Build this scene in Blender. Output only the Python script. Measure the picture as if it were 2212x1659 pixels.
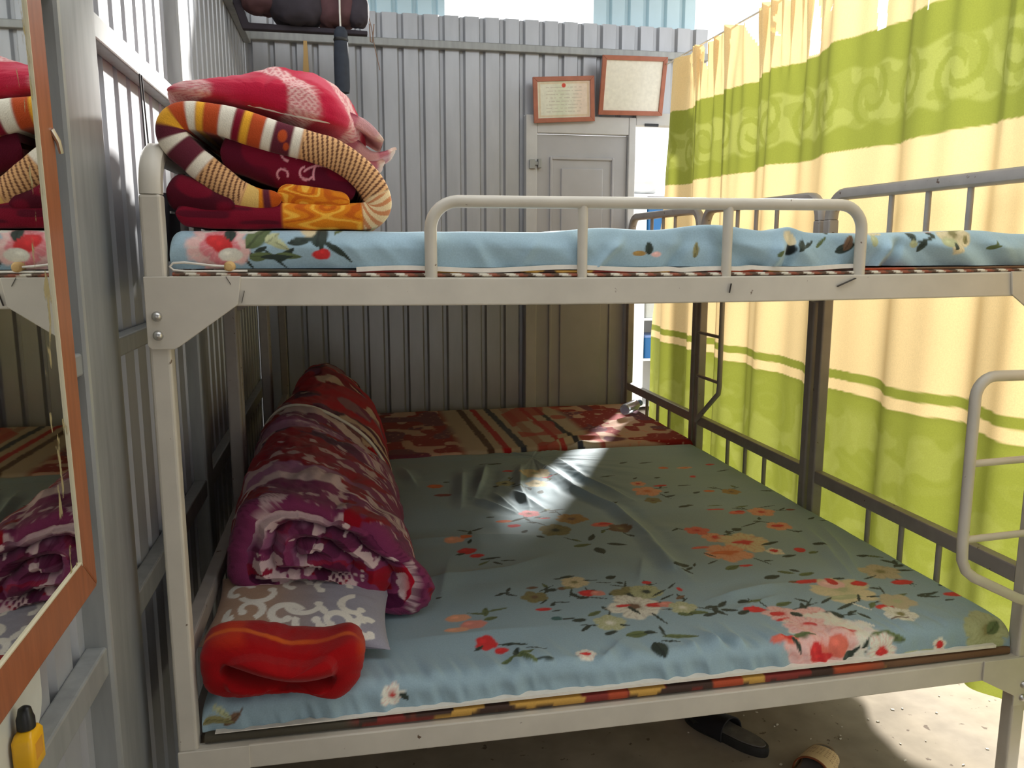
import bpy, bmesh, math, random
import numpy as np
from mathutils import Matrix, Vector

random.seed(7)
for o in list(bpy.data.objects):
    bpy.data.objects.remove(o)
scene = bpy.context.scene
COL = scene.collection

# ------------------------------------------------------------------ camera
cam_d = bpy.data.cameras.new('camera')
cam_d.sensor_width = 36.0
cam_d.lens = 28.75
cam_d.clip_start = 0.02
cam = bpy.data.objects.new('camera', cam_d)
COL.objects.link(cam)
_p, _y = math.radians(9.363), math.radians(11.408)
_w = Vector((math.sin(_y) * math.cos(_p), math.cos(_y) * math.cos(_p), -math.sin(_p)))
_r = Vector((math.cos(_y), -math.sin(_y), 0))
_u = _r.cross(_w)
cam.matrix_world = Matrix(((_r.x, _u.x, -_w.x, 0.3394), (_r.y, _u.y, -_w.y, -1.6123),
                           (_r.z, _u.z, -_w.z, 1.3921), (0, 0, 0, 1)))
scene.camera = cam

# ------------------------------------------------------------------ sky, sun, exposure
wd = bpy.data.worlds.new('sky')
scene.world = wd
wd.use_nodes = True
bgn = wd.node_tree.nodes['Background']
bgn.inputs[0].default_value = (0.95, 0.98, 1.0, 1)
bgn.inputs[1].default_value = 1.6
sun_d = bpy.data.lights.new('sun', 'SUN')
sun_d.energy = 9.0
sun_d.angle = math.radians(4)
sun_d.color = (1, 0.97, 0.92)
sun = bpy.data.objects.new('sun', sun_d)
COL.objects.link(sun)
sun.location = (4, 5, 5)
_e = math.radians(22)
sun.rotation_euler = Vector((-0.523 * math.cos(_e), -0.852 * math.cos(_e), -math.sin(_e))).to_track_quat('-Z', 'Y').to_euler()
vs = scene.view_settings
vs.view_transform = 'Standard'
vs.look = 'None'
vs.exposure = 0.45
vs.gamma = 1.0
vs.use_curve_mapping = False


# ------------------------------------------------------------------ helpers
def lin(r, g, b):
    def f(c):
        c /= 255.0
        return c / 12.92 if c <= 0.04045 else ((c + 0.055) / 1.055) ** 2.4
    return (f(r), f(g), f(b))


def tag(o, label=None, cat=None, group=None, kind=None):
    if label: o['label'] = label
    if cat: o['category'] = cat
    if group: o['group'] = group
    if kind: o['kind'] = kind
    return o


def empty(name, loc=(0, 0, 0)):
    o = bpy.data.objects.new(name, None)
    o.empty_display_size = 0.1
    o.location = loc
    COL.objects.link(o)
    return o


def link(name, me, mat, parent=None, smooth=False):
    o = bpy.data.objects.new(name, me)
    COL.objects.link(o)
    if mat: me.materials.append(mat)
    if smooth:
        me.polygons.foreach_set('use_smooth', [True] * len(me.polygons))
    if parent is not None:
        o.parent = parent
        o.matrix_parent_inverse = Matrix.Translation(-Vector(parent.location)) if parent.type == 'EMPTY' and parent.rotation_euler[:] == (0, 0, 0) else parent.matrix_world.inverted()
    return o


class MB:
    """collects simple solids, then links them as one mesh object"""
    def __init__(s): s.v = []; s.f = []

    def add(s, v, f):
        n = len(s.v); s.v += [tuple(p) for p in v]; s.f += [tuple(i + n for i in q) for q in f]; return s

    def box(s, x0, x1, y0, y1, z0, z1):
        v = [(x, y, z) for z in (z0, z1) for y in (y0, y1) for x in (x0, x1)]
        return s.add(v, [(0, 2, 3, 1), (4, 5, 7, 6), (0, 1, 5, 4), (2, 6, 7, 3), (0, 4, 6, 2), (1, 3, 7, 5)])

    def prism(s, pts, axis, d0, d1):
        n = len(pts)
        def P(a, b, d): return {'x': (d, a, b), 'y': (a, d, b), 'z': (a, b, d)}[axis]
        v = [P(a, b, d0) for a, b in pts] + [P(a, b, d1) for a, b in pts]
        f = [tuple(range(n - 1, -1, -1)), tuple(range(n, 2 * n))] + [(i, (i + 1) % n, n + (i + 1) % n, n + i) for i in range(n)]
        return s.add(v, f)

    def tube(s, path, r, seg=10, r2=None, closed=False):
        """round tube along path; r may be a list; r2 makes the section oval"""
        P = [Vector(p) for p in path]; n = len(P)
        R = r if isinstance(r, (list, tuple)) else [r] * n
        t0 = (P[1] - P[0]).normalized()
        up = Vector((0, 0, 1)) if abs(t0.z) < 0.9 else Vector((1, 0, 0))
        a = t0.cross(up).normalized(); v = []; f = []
        for i in range(n):
            t = ((P[min(i + 1, n - 1)] - P[max(i - 1, 0)])).normalized()
            a = (a - t * a.dot(t)).normalized(); b = t.cross(a)
            for k in range(seg):
                w = 2 * math.pi * k / seg
                v.append(P[i] + a * math.cos(w) * R[i] + b * math.sin(w) * (r2 or R[i]))
        for i in range(n - 1):
            for k in range(seg):
                f.append((i * seg + k, i * seg + (k + 1) % seg, (i + 1) * seg + (k + 1) % seg, (i + 1) * seg + k))
        f.append(tuple(range(seg - 1, -1, -1))); f.append(tuple((n - 1) * seg + k for k in range(seg)))
        return s.add(v, f)

    def lathe(s, prof, seg=20, c=(0, 0, 0), axis='z'):
        v = []; f = []; n = len(prof)
        for r, h in prof:
            for k in range(seg):
                w = 2 * math.pi * k / seg; a, b = r * math.cos(w), r * math.sin(w)
                p = (a, b, h) if axis == 'z' else ((h, a, b) if axis == 'x' else (a, h, b))
                v.append((p[0] + c[0], p[1] + c[1], p[2] + c[2]))
        for i in range(n - 1):
            for k in range(seg):
                f.append((i * seg + k, i * seg + (k + 1) % seg, (i + 1) * seg + (k + 1) % seg, (i + 1) * seg + k))
        f.append(tuple(range(seg - 1, -1, -1))); f.append(tuple((n - 1) * seg + k for k in range(seg)))
        return s.add(v, f)

    def build(s, name, mat, parent=None, smooth=False, bevel=0, seg=2):
        me = bpy.data.meshes.new(name)
        me.from_pydata(s.v, [], s.f)
        bm = bmesh.new(); bm.from_mesh(me); bmesh.ops.recalc_face_normals(bm, faces=bm.faces); bm.to_mesh(me); bm.free()
        o = link(name, me, mat, parent, smooth)
        if bevel:
            m = o.modifiers.new('bevel', 'BEVEL'); m.width = bevel; m.segments = seg; m.limit_method = 'ANGLE'
        if smooth:
            try:
                me.set_sharp_from_angle(angle=math.radians(45))
            except Exception:
                pass
        return o


def arc(c, r, a0, a1, n, plane='yz', fixed=0.0):
    out = []
    for i in range(n + 1):
        a = math.radians(a0 + (a1 - a0) * i / n)
        p, q = c[0] + r * math.cos(a), c[1] + r * math.sin(a)
        out.append((fixed, p, q) if plane == 'yz' else ((p, fixed, q) if plane == 'xz' else (p, q, fixed)))
    return out


# ---- numpy value noise and colour helpers
_rng = np.random.RandomState(11)
_LAT = _rng.rand(256, 256)


def vn(x, y, seed=0):
    x = np.asarray(x, float) + seed * 17.13; y = np.asarray(y, float) + seed * 5.71
    xi = np.floor(x).astype(int); yi = np.floor(y).astype(int); fx = x - xi; fy = y - yi
    fx = fx * fx * (3 - 2 * fx); fy = fy * fy * (3 - 2 * fy)
    g = lambda a, b: _LAT[a % 256, b % 256]
    return (g(xi, yi) * (1 - fx) * (1 - fy) + g(xi + 1, yi) * fx * (1 - fy) + g(xi, yi + 1) * (1 - fx) * fy + g(xi + 1, yi + 1) * fx * fy)


def fbm(x, y, seed=0, oct=3):
    s = 0; a = 0.5
    for i in range(oct):
        s = s + a * vn(x * 2 ** i, y * 2 ** i, seed + i * 3); a *= 0.5
    return s / (1 - 0.5 ** oct)


def sm(a, b, x):
    t = np.clip((x - a) / (b - a), 0, 1)
    return t * t * (3 - 2 * t)


def mixc(c, col, m):
    m = np.clip(m, 0, 1)[..., None]
    return c * (1 - m) + np.array(col) * m


def grid_obj(name, P, C, mat, parent=None, closed_u=False, smooth=True, flip=False, keep=None):
    """P (nv,nu,3) points, C (nv,nu,3) printed colours -> one mesh with colour attribute Col"""
    nv, nu = P.shape[:2]
    idx = np.arange(nv * nu).reshape(nv, nu)
    if closed_u:
        nx = np.roll(idx, -1, axis=1)
        a, b, c, d = idx[:-1], nx[:-1], nx[1:], idx[1:]
    else:
        a, b, c, d = idx[:-1, :-1], idx[:-1, 1:], idx[1:, 1:], idx[1:, :-1]
    q = np.stack([a, b, c, d], -1).reshape(-1, 4)
    if keep is not None: q = q[keep[:-1, :-1].reshape(-1)]
    if flip: q = q[:, ::-1]
    me = bpy.data.meshes.new(name)
    me.vertices.add(nv * nu); me.vertices.foreach_set('co', np.ascontiguousarray(P.reshape(-1), dtype=np.float32))
    nf = len(q)
    me.loops.add(nf * 4); me.loops.foreach_set('vertex_index', q.reshape(-1).astype(np.int32))
    me.polygons.add(nf); me.polygons.foreach_set('loop_start', np.arange(0, nf * 4, 4, dtype=np.int32))
    me.update(calc_edges=True)
    at = me.color_attributes.new('Col', 'FLOAT_COLOR', 'POINT')
    rgba = np.ones((nv * nu, 4), dtype=np.float32); rgba[:, :3] = np.clip(C.reshape(-1, 3), 0, 1)
    at.data.foreach_set('color', rgba.reshape(-1))
    if smooth: me.polygons.foreach_set('use_smooth', np.ones(nf, dtype=bool))
    return link(name, me, mat, parent)


# ------------------------------------------------------------------ materials
def nodes(m):
    m.use_nodes = True
    nt = m.node_tree
    return nt, nt.nodes['Principled BSDF']


def mat_plain(name, rgb, rough=0.5, metal=0.0, noise=0.0, scale=30, bump=0.0, spec=0.5, spots=None, stretch=None):
    m = bpy.data.materials.new(name); nt, b = nodes(m)
    b.inputs['Roughness'].default_value = rough; b.inputs['Metallic'].default_value = metal
    b.inputs['Specular IOR Level'].default_value = spec
    c = lin(*rgb) + (1,)
    b.inputs['Base Color'].default_value = c
    tc = nt.nodes.new('ShaderNodeTexCoord')
    vec = tc.outputs['Object']
    if stretch:
        mp = nt.nodes.new('ShaderNodeMapping'); mp.inputs['Scale'].default_value = stretch
        nt.links.new(vec, mp.inputs['Vector']); vec = mp.outputs['Vector']
    if noise or bump:
        n = nt.nodes.new('ShaderNodeTexNoise'); n.inputs['Scale'].default_value = scale; n.inputs['Detail'].default_value = 5
        nt.links.new(vec, n.inputs['Vector'])
    last = None
    if noise:
        r = nt.nodes.new('ShaderNodeValToRGB')
        r.color_ramp.elements[0].position = 0.3; r.color_ramp.elements[1].position = 0.7
        r.color_ramp.elements[0].color = tuple(max(0, x * (1 - noise)) for x in c[:3]) + (1,)
        r.color_ramp.elements[1].color = tuple(min(1, x * (1 + noise)) for x in c[:3]) + (1,)
        nt.links.new(n.outputs['Fac'], r.inputs['Fac']); last = r.outputs['Color']
    if spots:
        srgb, sscale, thr = spots
        n2 = nt.nodes.new('ShaderNodeTexNoise'); n2.inputs['Scale'].default_value = sscale; n2.inputs['Detail'].default_value = 6
        nt.links.new(tc.outputs['Object'], n2.inputs['Vector'])
        r2 = nt.nodes.new('ShaderNodeValToRGB'); r2.color_ramp.elements[0].position = thr; r2.color_ramp.elements[1].position = thr + 0.03
        nt.links.new(n2.outputs['Fac'], r2.inputs['Fac'])
        mx = nt.nodes.new('ShaderNodeMix'); mx.data_type = 'RGBA'
        nt.links.new(r2.outputs['Color'], mx.inputs[0])
        if last: nt.links.new(last, mx.inputs[6])
        else: mx.inputs[6].default_value = c
        mx.inputs[7].default_value = lin(*srgb) + (1,)
        last = mx.outputs[2]
    if last: nt.links.new(last, b.inputs['Base Color'])
    if bump:
        bp_ = nt.nodes.new('ShaderNodeBump'); bp_.inputs['Strength'].default_value = bump; bp_.inputs['Distance'].default_value = 0.004
        nt.links.new(n.outputs['Fac'], bp_.inputs['Height']); nt.links.new(bp_.outputs['Normal'], b.inputs['Normal'])
    return m


def mat_print(name, rough=0.85, sheen=0.0, bump=0.15, scale=250, translucent=0.0, spec=0.3):
    """cloth whose print comes from the mesh's colour attribute"""
    m = bpy.data.materials.new(name); nt, b = nodes(m)
    a = nt.nodes.new('ShaderNodeAttribute'); a.attribute_name = 'Col'
    tc = nt.nodes.new('ShaderNodeTexCoord')
    n = nt.nodes.new('ShaderNodeTexNoise'); n.inputs['Scale'].default_value = scale; n.inputs['Detail'].default_value = 3
    nt.links.new(tc.outputs['Object'], n.inputs['Vector'])
    hs = nt.nodes.new('ShaderNodeHueSaturation')
    mr = nt.nodes.new('ShaderNodeMapRange'); mr.inputs[3].default_value = 0.85; mr.inputs[4].default_value = 1.15
    nt.links.new(n.outputs['Fac'], mr.inputs[0]); nt.links.new(mr.outputs[0], hs.inputs['Value'])
    nt.links.new(a.outputs['Color'], hs.inputs['Color'])
    nt.links.new(hs.outputs['Color'], b.inputs['Base Color'])
    b.inputs['Roughness'].default_value = rough; b.inputs['Specular IOR Level'].default_value = spec
    b.inputs['Sheen Weight'].default_value = sheen
    bp_ = nt.nodes.new('ShaderNodeBump'); bp_.inputs['Strength'].default_value = bump; bp_.inputs['Distance'].default_value = 0.002
    nt.links.new(n.outputs['Fac'], bp_.inputs['Height']); nt.links.new(bp_.outputs['Normal'], b.inputs['Normal'])
    if translucent:
        tr = nt.nodes.new('ShaderNodeBsdfTranslucent'); nt.links.new(hs.outputs['Color'], tr.inputs['Color'])
        mx = nt.nodes.new('ShaderNodeMixShader'); mx.inputs[0].default_value = translucent
        out = nt.nodes['Material Output']
        nt.links.new(b.outputs[0], mx.inputs[1]); nt.links.new(tr.outputs[0], mx.inputs[2]); nt.links.new(mx.outputs[0], out.inputs['Surface'])
    return m


M = {}
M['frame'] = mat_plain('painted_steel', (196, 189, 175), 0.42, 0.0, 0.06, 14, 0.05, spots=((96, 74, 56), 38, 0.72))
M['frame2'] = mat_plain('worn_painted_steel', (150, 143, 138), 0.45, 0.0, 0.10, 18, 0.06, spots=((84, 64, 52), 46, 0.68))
M['scratch'] = mat_plain('scratch_dark', (60, 55, 50), 0.8)
M['bolt'] = mat_plain('zinc_bolt', (190, 188, 184), 0.3, 0.9)
M['galv'] = mat_plain('galvanised_sheet', (178, 180, 184), 0.36, 0.35, 0.07, 6, 0.0, stretch=(3, 3, 0.6))
M['galv_tube'] = mat_plain('galvanised_tube', (158, 160, 158), 0.42, 0.3, 0.12, 20, 0.04, stretch=(2, 2, 0.3))
M['bluesheet'] = mat_plain('pale_blue_sheet', (188, 212, 220), 0.4, 0.1, 0.05, 5)
M['roof'] = mat_plain('roof_sheet_added', (150, 152, 154), 0.5, 0.2, 0.08, 5)
M['door'] = mat_plain('grey_door_paint', (176, 176, 178), 0.45, 0.0, 0.05, 8)
M['doorframe'] = mat_plain('pale_door_frame', (196, 196, 194), 0.5, 0.0, 0.06, 10)
M['floor'] = mat_plain('dusty_concrete', (158, 146, 128), 0.9, 0.0, 0.16, 9, 0.5, spec=0.2, spots=((112, 98, 84), 30, 0.66))
M['wood'] = mat_plain('orange_varnished_wood', (152, 92, 58), 0.35, 0.0, 0.14, 12, 0.05, stretch=(8, 8, 1))
M['woodframe'] = mat_plain('reddish_frame_wood', (172, 106, 84), 0.4, 0.0, 0.12, 20)
M['board'] = mat_plain('plywood_board', (150, 122, 92), 0.7, 0.0, 0.15, 14)
M['cloth'] = mat_print('printed_cotton', 0.7, 0.1, 0.12, 300, spec=0.35)
M['fleece'] = mat_print('printed_fleece', 0.95, 0.1, 0.5, 420, spec=0.15)
M['curtain'] = mat_print('curtain_cloth', 0.9, 0.0, 0.1, 260, translucent=0.26)
M['white_cloth'] = mat_plain('white_hem', (226, 220, 208), 0.8, 0.0, 0.05, 60)
M['black'] = mat_plain('black_plastic', (24, 24, 24), 0.4)
M['dark_cloth'] = mat_plain('dark_cloth', (58, 52, 60), 0.85, 0.0, 0.3, 10, 0.3)
M['plum_cloth'] = mat_plain('plum_cloth', (92, 62, 66), 0.85, 0.0, 0.25, 14, 0.3)
M['navy_cloth'] = mat_plain('navy_cloth', (52, 58, 70), 0.8, 0.0, 0.15, 30, 0.2)
M['yellow'] = mat_plain('yellow_plastic', (236, 178, 22), 0.35, 0.0, 0.06, 20)
M['white_plastic'] = mat_plain('dull_white_plastic', (206, 208, 200), 0.45, 0.0, 0.06, 18)
M['white'] = mat_plain('white_paint', (238, 238, 236), 0.5)
M['blue'] = mat_plain('blue_plastic', (40, 110, 170), 0.4)
M['blue2'] = mat_plain('pale_blue_plastic', (120, 150, 205), 0.4)
M['tan'] = mat_plain('tan_webbing', (206, 170, 112), 0.8)
M['cord'] = mat_plain('white_cord', (230, 228, 220), 0.7)
M['wire'] = mat_plain('thin_brown_wire', (150, 120, 100), 0.6)
M['rubber'] = mat_plain('dark_rubber', (46, 44, 42), 0.6, 0.0, 0.2, 40)
M['insole'] = mat_plain('worn_insole', (104, 98, 92), 0.8, 0.0, 0.2, 40)
M['straw'] = mat_print('woven_straw', 0.85, 0, 0.4, 300)
M['sack'] = mat_plain('white_sack', (226, 226, 226), 0.8, 0.0, 0.06, 12, 0.4)
M['paper'] = mat_print('certificate_paper', 0.25, 0, 0.0, 50, spec=0.6)
M['straw_litter'] = mat_plain('litter', (214, 206, 190), 0.9)

# mirror glass: silvered, with flaking near the rim
def mat_mirror():
    m = bpy.data.materials.new('mirror_glass'); nt, b = nodes(m)
    b.inputs['Base Color'].default_value = (0.86, 0.88, 0.86, 1); b.inputs['Metallic'].default_value = 1; b.inputs['Roughness'].default_value = 0.015
    tc = nt.nodes.new('ShaderNodeTexCoord')
    mp = nt.nodes.new('ShaderNodeMapping'); mp.inputs['Scale'].default_value = (1, 1, 0.35)
    n = nt.nodes.new('ShaderNodeTexNoise'); n.inputs['Scale'].default_value = 46; n.inputs['Detail'].default_value = 4
    nt.links.new(tc.outputs['Object'], mp.inputs[0]); nt.links.new(mp.outputs[0], n.inputs['Vector'])
    sx = nt.nodes.new('ShaderNodeSeparateXYZ'); nt.links.new(tc.outputs['Object'], sx.inputs[0])
    e = nt.nodes.new('ShaderNodeMapRange'); e.inputs[1].default_value = -0.56; e.inputs[2].default_value = -0.43; e.inputs[3].default_value = -0.25; e.inputs[4].default_value = 0.10
    nt.links.new(sx.outputs['Y'], e.inputs[0])
    ad = nt.nodes.new('ShaderNodeMath'); ad.operation = 'ADD'; nt.links.new(n.outputs['Fac'], ad.inputs[0]); nt.links.new(e.outputs[0], ad.inputs[1])
    r = nt.nodes.new('ShaderNodeValToRGB'); r.color_ramp.elements[0].position = 0.70; r.color_ramp.elements[1].position = 0.76
    nt.links.new(ad.outputs[0], r.inputs[0])
    d = nt.nodes.new('ShaderNodeBsdfDiffuse'); d.inputs['Color'].default_value = lin(150, 138, 104) + (1,)
    mx = nt.nodes.new('ShaderNodeMixShader'); nt.links.new(r.outputs['Color'], mx.inputs[0]); nt.links.new(b.outputs[0], mx.inputs[1]); nt.links.new(d.outputs[0], mx.inputs[2])
    nt.links.new(mx.outputs[0], nt.nodes['Material Output'].inputs['Surface'])
    return m
M['mirror'] = mat_mirror()

def mat_film():
    m = bpy.data.materials.new('milky_plastic_film'); nt, b = nodes(m)
    b.inputs['Base Color'].default_value = (0.9, 0.9, 0.88, 1); b.inputs['Roughness'].default_value = 0.25
    tr = nt.nodes.new('ShaderNodeBsdfTranslucent'); tr.inputs['Color'].default_value = (0.95, 0.95, 0.92, 1)
    tp = nt.nodes.new('ShaderNodeBsdfTransparent')
    mx = nt.nodes.new('ShaderNodeMixShader'); mx.inputs[0].default_value = 0.5
    nt.links.new(b.outputs[0], mx.inputs[1]); nt.links.new(tr.outputs[0], mx.inputs[2])
    m2 = nt.nodes.new('ShaderNodeMixShader'); m2.inputs[0].default_value = 0.25
    nt.links.new(mx.outputs[0], m2.inputs[1]); nt.links.new(tp.outputs[0], m2.inputs[2])
    nt.links.new(m2.outputs[0], nt.nodes['Material Output'].inputs['Surface'])
    return m
M['film'] = mat_film()

# ------------------------------------------------------------------ setting
def corrugated(name, mat, parent, a0, a1, h0, h1, axis, base, side, pitch=0.11, depth=0.022, phase=0.0):
    """ribbed sheet: runs along a (x or y), stands h0..h1; side = +-1 direction of the ribs from base"""
    prof = [(0.0, 1), (0.074, 1), (0.084, 0), (0.100, 0), (0.11, 1)]
    pts = []
    k = math.floor((a0 - phase) / pitch)
    while phase + k * pitch < a1:
        for p, d in prof[:-1]:
            a = phase + k * pitch + p * pitch / 0.11
            if a0 <= a <= a1: pts.append((a, d))
        k += 1
    def dv(a):
        u = ((a - phase) % pitch) * 0.11 / pitch
        return float(np.interp(u, [p for p, d in prof], [d for p, d in prof]))
    pts = [(a0, dv(a0))] + [p for p in pts if a0 + 1e-4 < p[0] < a1 - 1e-4] + [(a1, dv(a1))]
    v = []; f = []
    th = 0.0015
    for a, d in pts:
        for z in (h0, h1):
            for t in (0, th):
                b = base + side * (d * depth - t)
                v.append((a, b, z) if axis == 'x' else (b, a, z))
    for i in range(len(pts) - 1):
        o, n = i * 4, i * 4 + 4
        f += [(o, n, n + 2, o + 2), (o + 1, o + 3, n + 3, n + 1), (o + 2, n + 2, n + 3, o + 3), (o, o + 1, n + 1, n)]
    f += [(0, 2, 3, 1), (len(v) - 4, len(v) - 3, len(v) - 1, len(v) - 2)]
    mb = MB(); mb.v = v; mb.f = f
    return mb.build(name, mat, parent)


floor = MB().box(-4, 9, -6, 9, -0.08, 0.0).build('floor', M['floor'])
tag(floor, 'dusty pale concrete floor under and beside the bunk beds', 'floor', kind='structure')

wall_left = empty('wall_left', (-0.14, 0.3, 0))
tag(wall_left, 'ribbed grey metal sheet wall along the left of the beds', 'wall', kind='structure')
for y0, y1 in ((-3.4, -2.6), (-2.6, -1.61), (-1.61, -0.62), (-0.62, 0.37), (0.37, 1.36), (1.36, 2.35), (2.35, 2.97)):
    corrugated('wall_sheet', M['galv'], wall_left, y0, y1, 0.0, 2.62, 'y', -0.152, 1, phase=-2.6)
for z, hz in ((0.673, 0.027), (1.203, 0.019), (1.797, 0.024), (2.45, 0.024)):
    MB().box(-0.13, -0.095, -3.38, 2.95, z - hz, z + hz).build('purlin', M['galv_tube'], wall_left, bevel=0.004)
# square columns standing against the left wall
MB().box(-0.215, -0.085, -0.15, 0.055, 0, 2.62).build('column', M['galv_tube'], wall_left, bevel=0.008)
MB().box(-0.2, -0.09, 0.93, 1.03, 0, 2.62).build('column', M['galv_tube'], wall_left, bevel=0.008)

wall_back = empty('wall_back', (0.6, 2.99, 0))
tag(wall_back, 'ribbed grey metal sheet wall behind the far bed', 'wall', kind='structure')
for x0, x1 in ((-0.2, 0.35), (0.35, 0.85), (0.85, 1.335)):
    corrugated('wall_sheet', M['galv'], wall_back, x0, x1, 0.0, 2.62, 'x', 2.998, -1, phase=-0.2)
corrugated('wall_sheet', M['galv'], wall_back, 1.335, 2.40, 2.12, 2.62, 'x', 2.998, -1, phase=-0.2)
MB().box(-0.2, 2.40, 2.945, 2.985, 2.445, 2.485).build('purlin', M['galv_tube'], wall_back, bevel=0.004)
MB().box(1.969, 2.338, 2.932, 3.0, 2.08, 2.15).build('header', M['doorframe'], wall_back, bevel=0.004)
MB().box(2.02, 2.10, 2.925, 2.935, 2.075, 2.09).build('dark_slot', M['black'], wall_back)
MB().box(2.34, 2.42, 2.93, 3.01, 0, 2.3).build('column', M['galv_tube'], wall_back, bevel=0.006)

wall_right_added = empty('wall_right_added', (2.35, -2.1, 0))  # unseen wall and doorway, added to limit light from the right
tag(wall_right_added, 'unseen ribbed grey metal wall added on the right, with a doorway to let in light', 'wall', kind='structure')
for y0, y1, z0 in ((-3.4, -2.6, 0), (-2.6, -1.75, 0), (-1.75, -0.75, 2.1)):
    corrugated('wall_sheet', M['galv'], wall_right_added, y0, y1, z0, 3.25, 'y', 2.36, -1, phase=-3.4)

# pale blue sheets closing parts of the strip above the back wall
for x0, x1, nm in ((-0.2, 0.915, 'left'), (1.76, 2.372, 'right')):
    o = corrugated('wall_upper_' + nm, M['bluesheet'], None, x0, x1, 2.56, 3.25, 'x', 3.12, -1)
    tag(o, 'pale blue ribbed sheet above the back wall, ' + ('behind the hanging bundle' if nm == 'left' else 'above the larger certificate'), 'wall', kind='structure')

# roof out of view, added with an open section to shape the light
roof = empty('ceiling_added', (1, 0.4, 3.3))
tag(roof, 'unseen ribbed grey metal roof added over the room to shape the light', 'ceiling_added', kind='structure')
for x0, x1 in ((-0.4, 0.4), (0.4, 1.2), (1.2, 2.0), (2.0, 2.6)):
    MB().box(x0, x1 - 0.01, 1.0, 3.3, 3.25, 3.27).build('roof_sheet_added', M['roof'], roof)
    MB().box(x0, x1 - 0.01, -3.6, -1.4, 3.25, 3.27).build('roof_sheet_added', M['roof'], roof)
wall_front_added = empty('wall_front_added', (1.2, -3.4, 0))  # near wall out of view, added to cut the low front light
tag(wall_front_added, 'unseen ribbed grey metal wall added on the near side to block low light', 'wall', kind='structure')
for x0, x1 in ((-0.2, 0.8), (0.8, 1.8), (1.8, 2.6)):
    corrugated('wall_sheet', M['galv'], wall_front_added, x0, x1, 0.0, 3.25, 'x', -3.4, 1, phase=-0.2)

# door
door = empty('door_1', (1.65, 2.95, 0))
tag(door, 'grey panelled metal door in the back wall below the framed certificates', 'door', kind='structure')
leaf = MB().box(1.40, 1.925, 2.955, 2.985, 0.02, 2.02).build('leaf', M['door'], door, bevel=0.003)
for z0, z1 in ((1.28, 1.90), (0.16, 1.14)):
    # raised mouldings around two panels
    for x0, x1, a, b in ((1.475, 1.49, z0, z1), (1.835, 1.85, z0, z1), (1.49, 1.835, z1 - 0.015, z1), (1.49, 1.835, z0, z0 + 0.015)):
        MB().box(x0, x1, 2.944, 2.957, a, b).build('moulding', M['door'], leaf, bevel=0.004)
    MB().box(1.54, 1.785, 2.946, 2.957, z0 + 0.06, z1 - 0.06).build('panel', M['door'], leaf, bevel=0.008)
MB().box(1.335, 1.398, 2.93, 2.995, 0, 2.12).build('jamb', M['doorframe'], door, bevel=0.004)
MB().box(1.928, 1.968, 2.93, 2.995, 0, 2.12).build('jamb', M['doorframe'], door, bevel=0.004)
MB().box(1.3985, 1.9275, 2.932, 2.993, 2.025, 2.12).build('lintel', M['doorframe'], door, bevel=0.004)
MB().box(1.352, 1.385, 2.915, 2.932, 1.83, 1.88).box(1.375, 1.41, 2.918, 2.93, 1.85, 1.87).box(1.40, 1.42, 2.912, 2.955, 1.835, 1.885).build('latch', M['galv_tube'], door, bevel=0.003)

# ------------------------------------------------------------------ bunk beds
DEP = 0.93
def sq_tube(mb, x, y, z0, z1, s=0.019):
    return mb.box(x - s, x + s, y - s, y + s, z0, z1)

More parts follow.
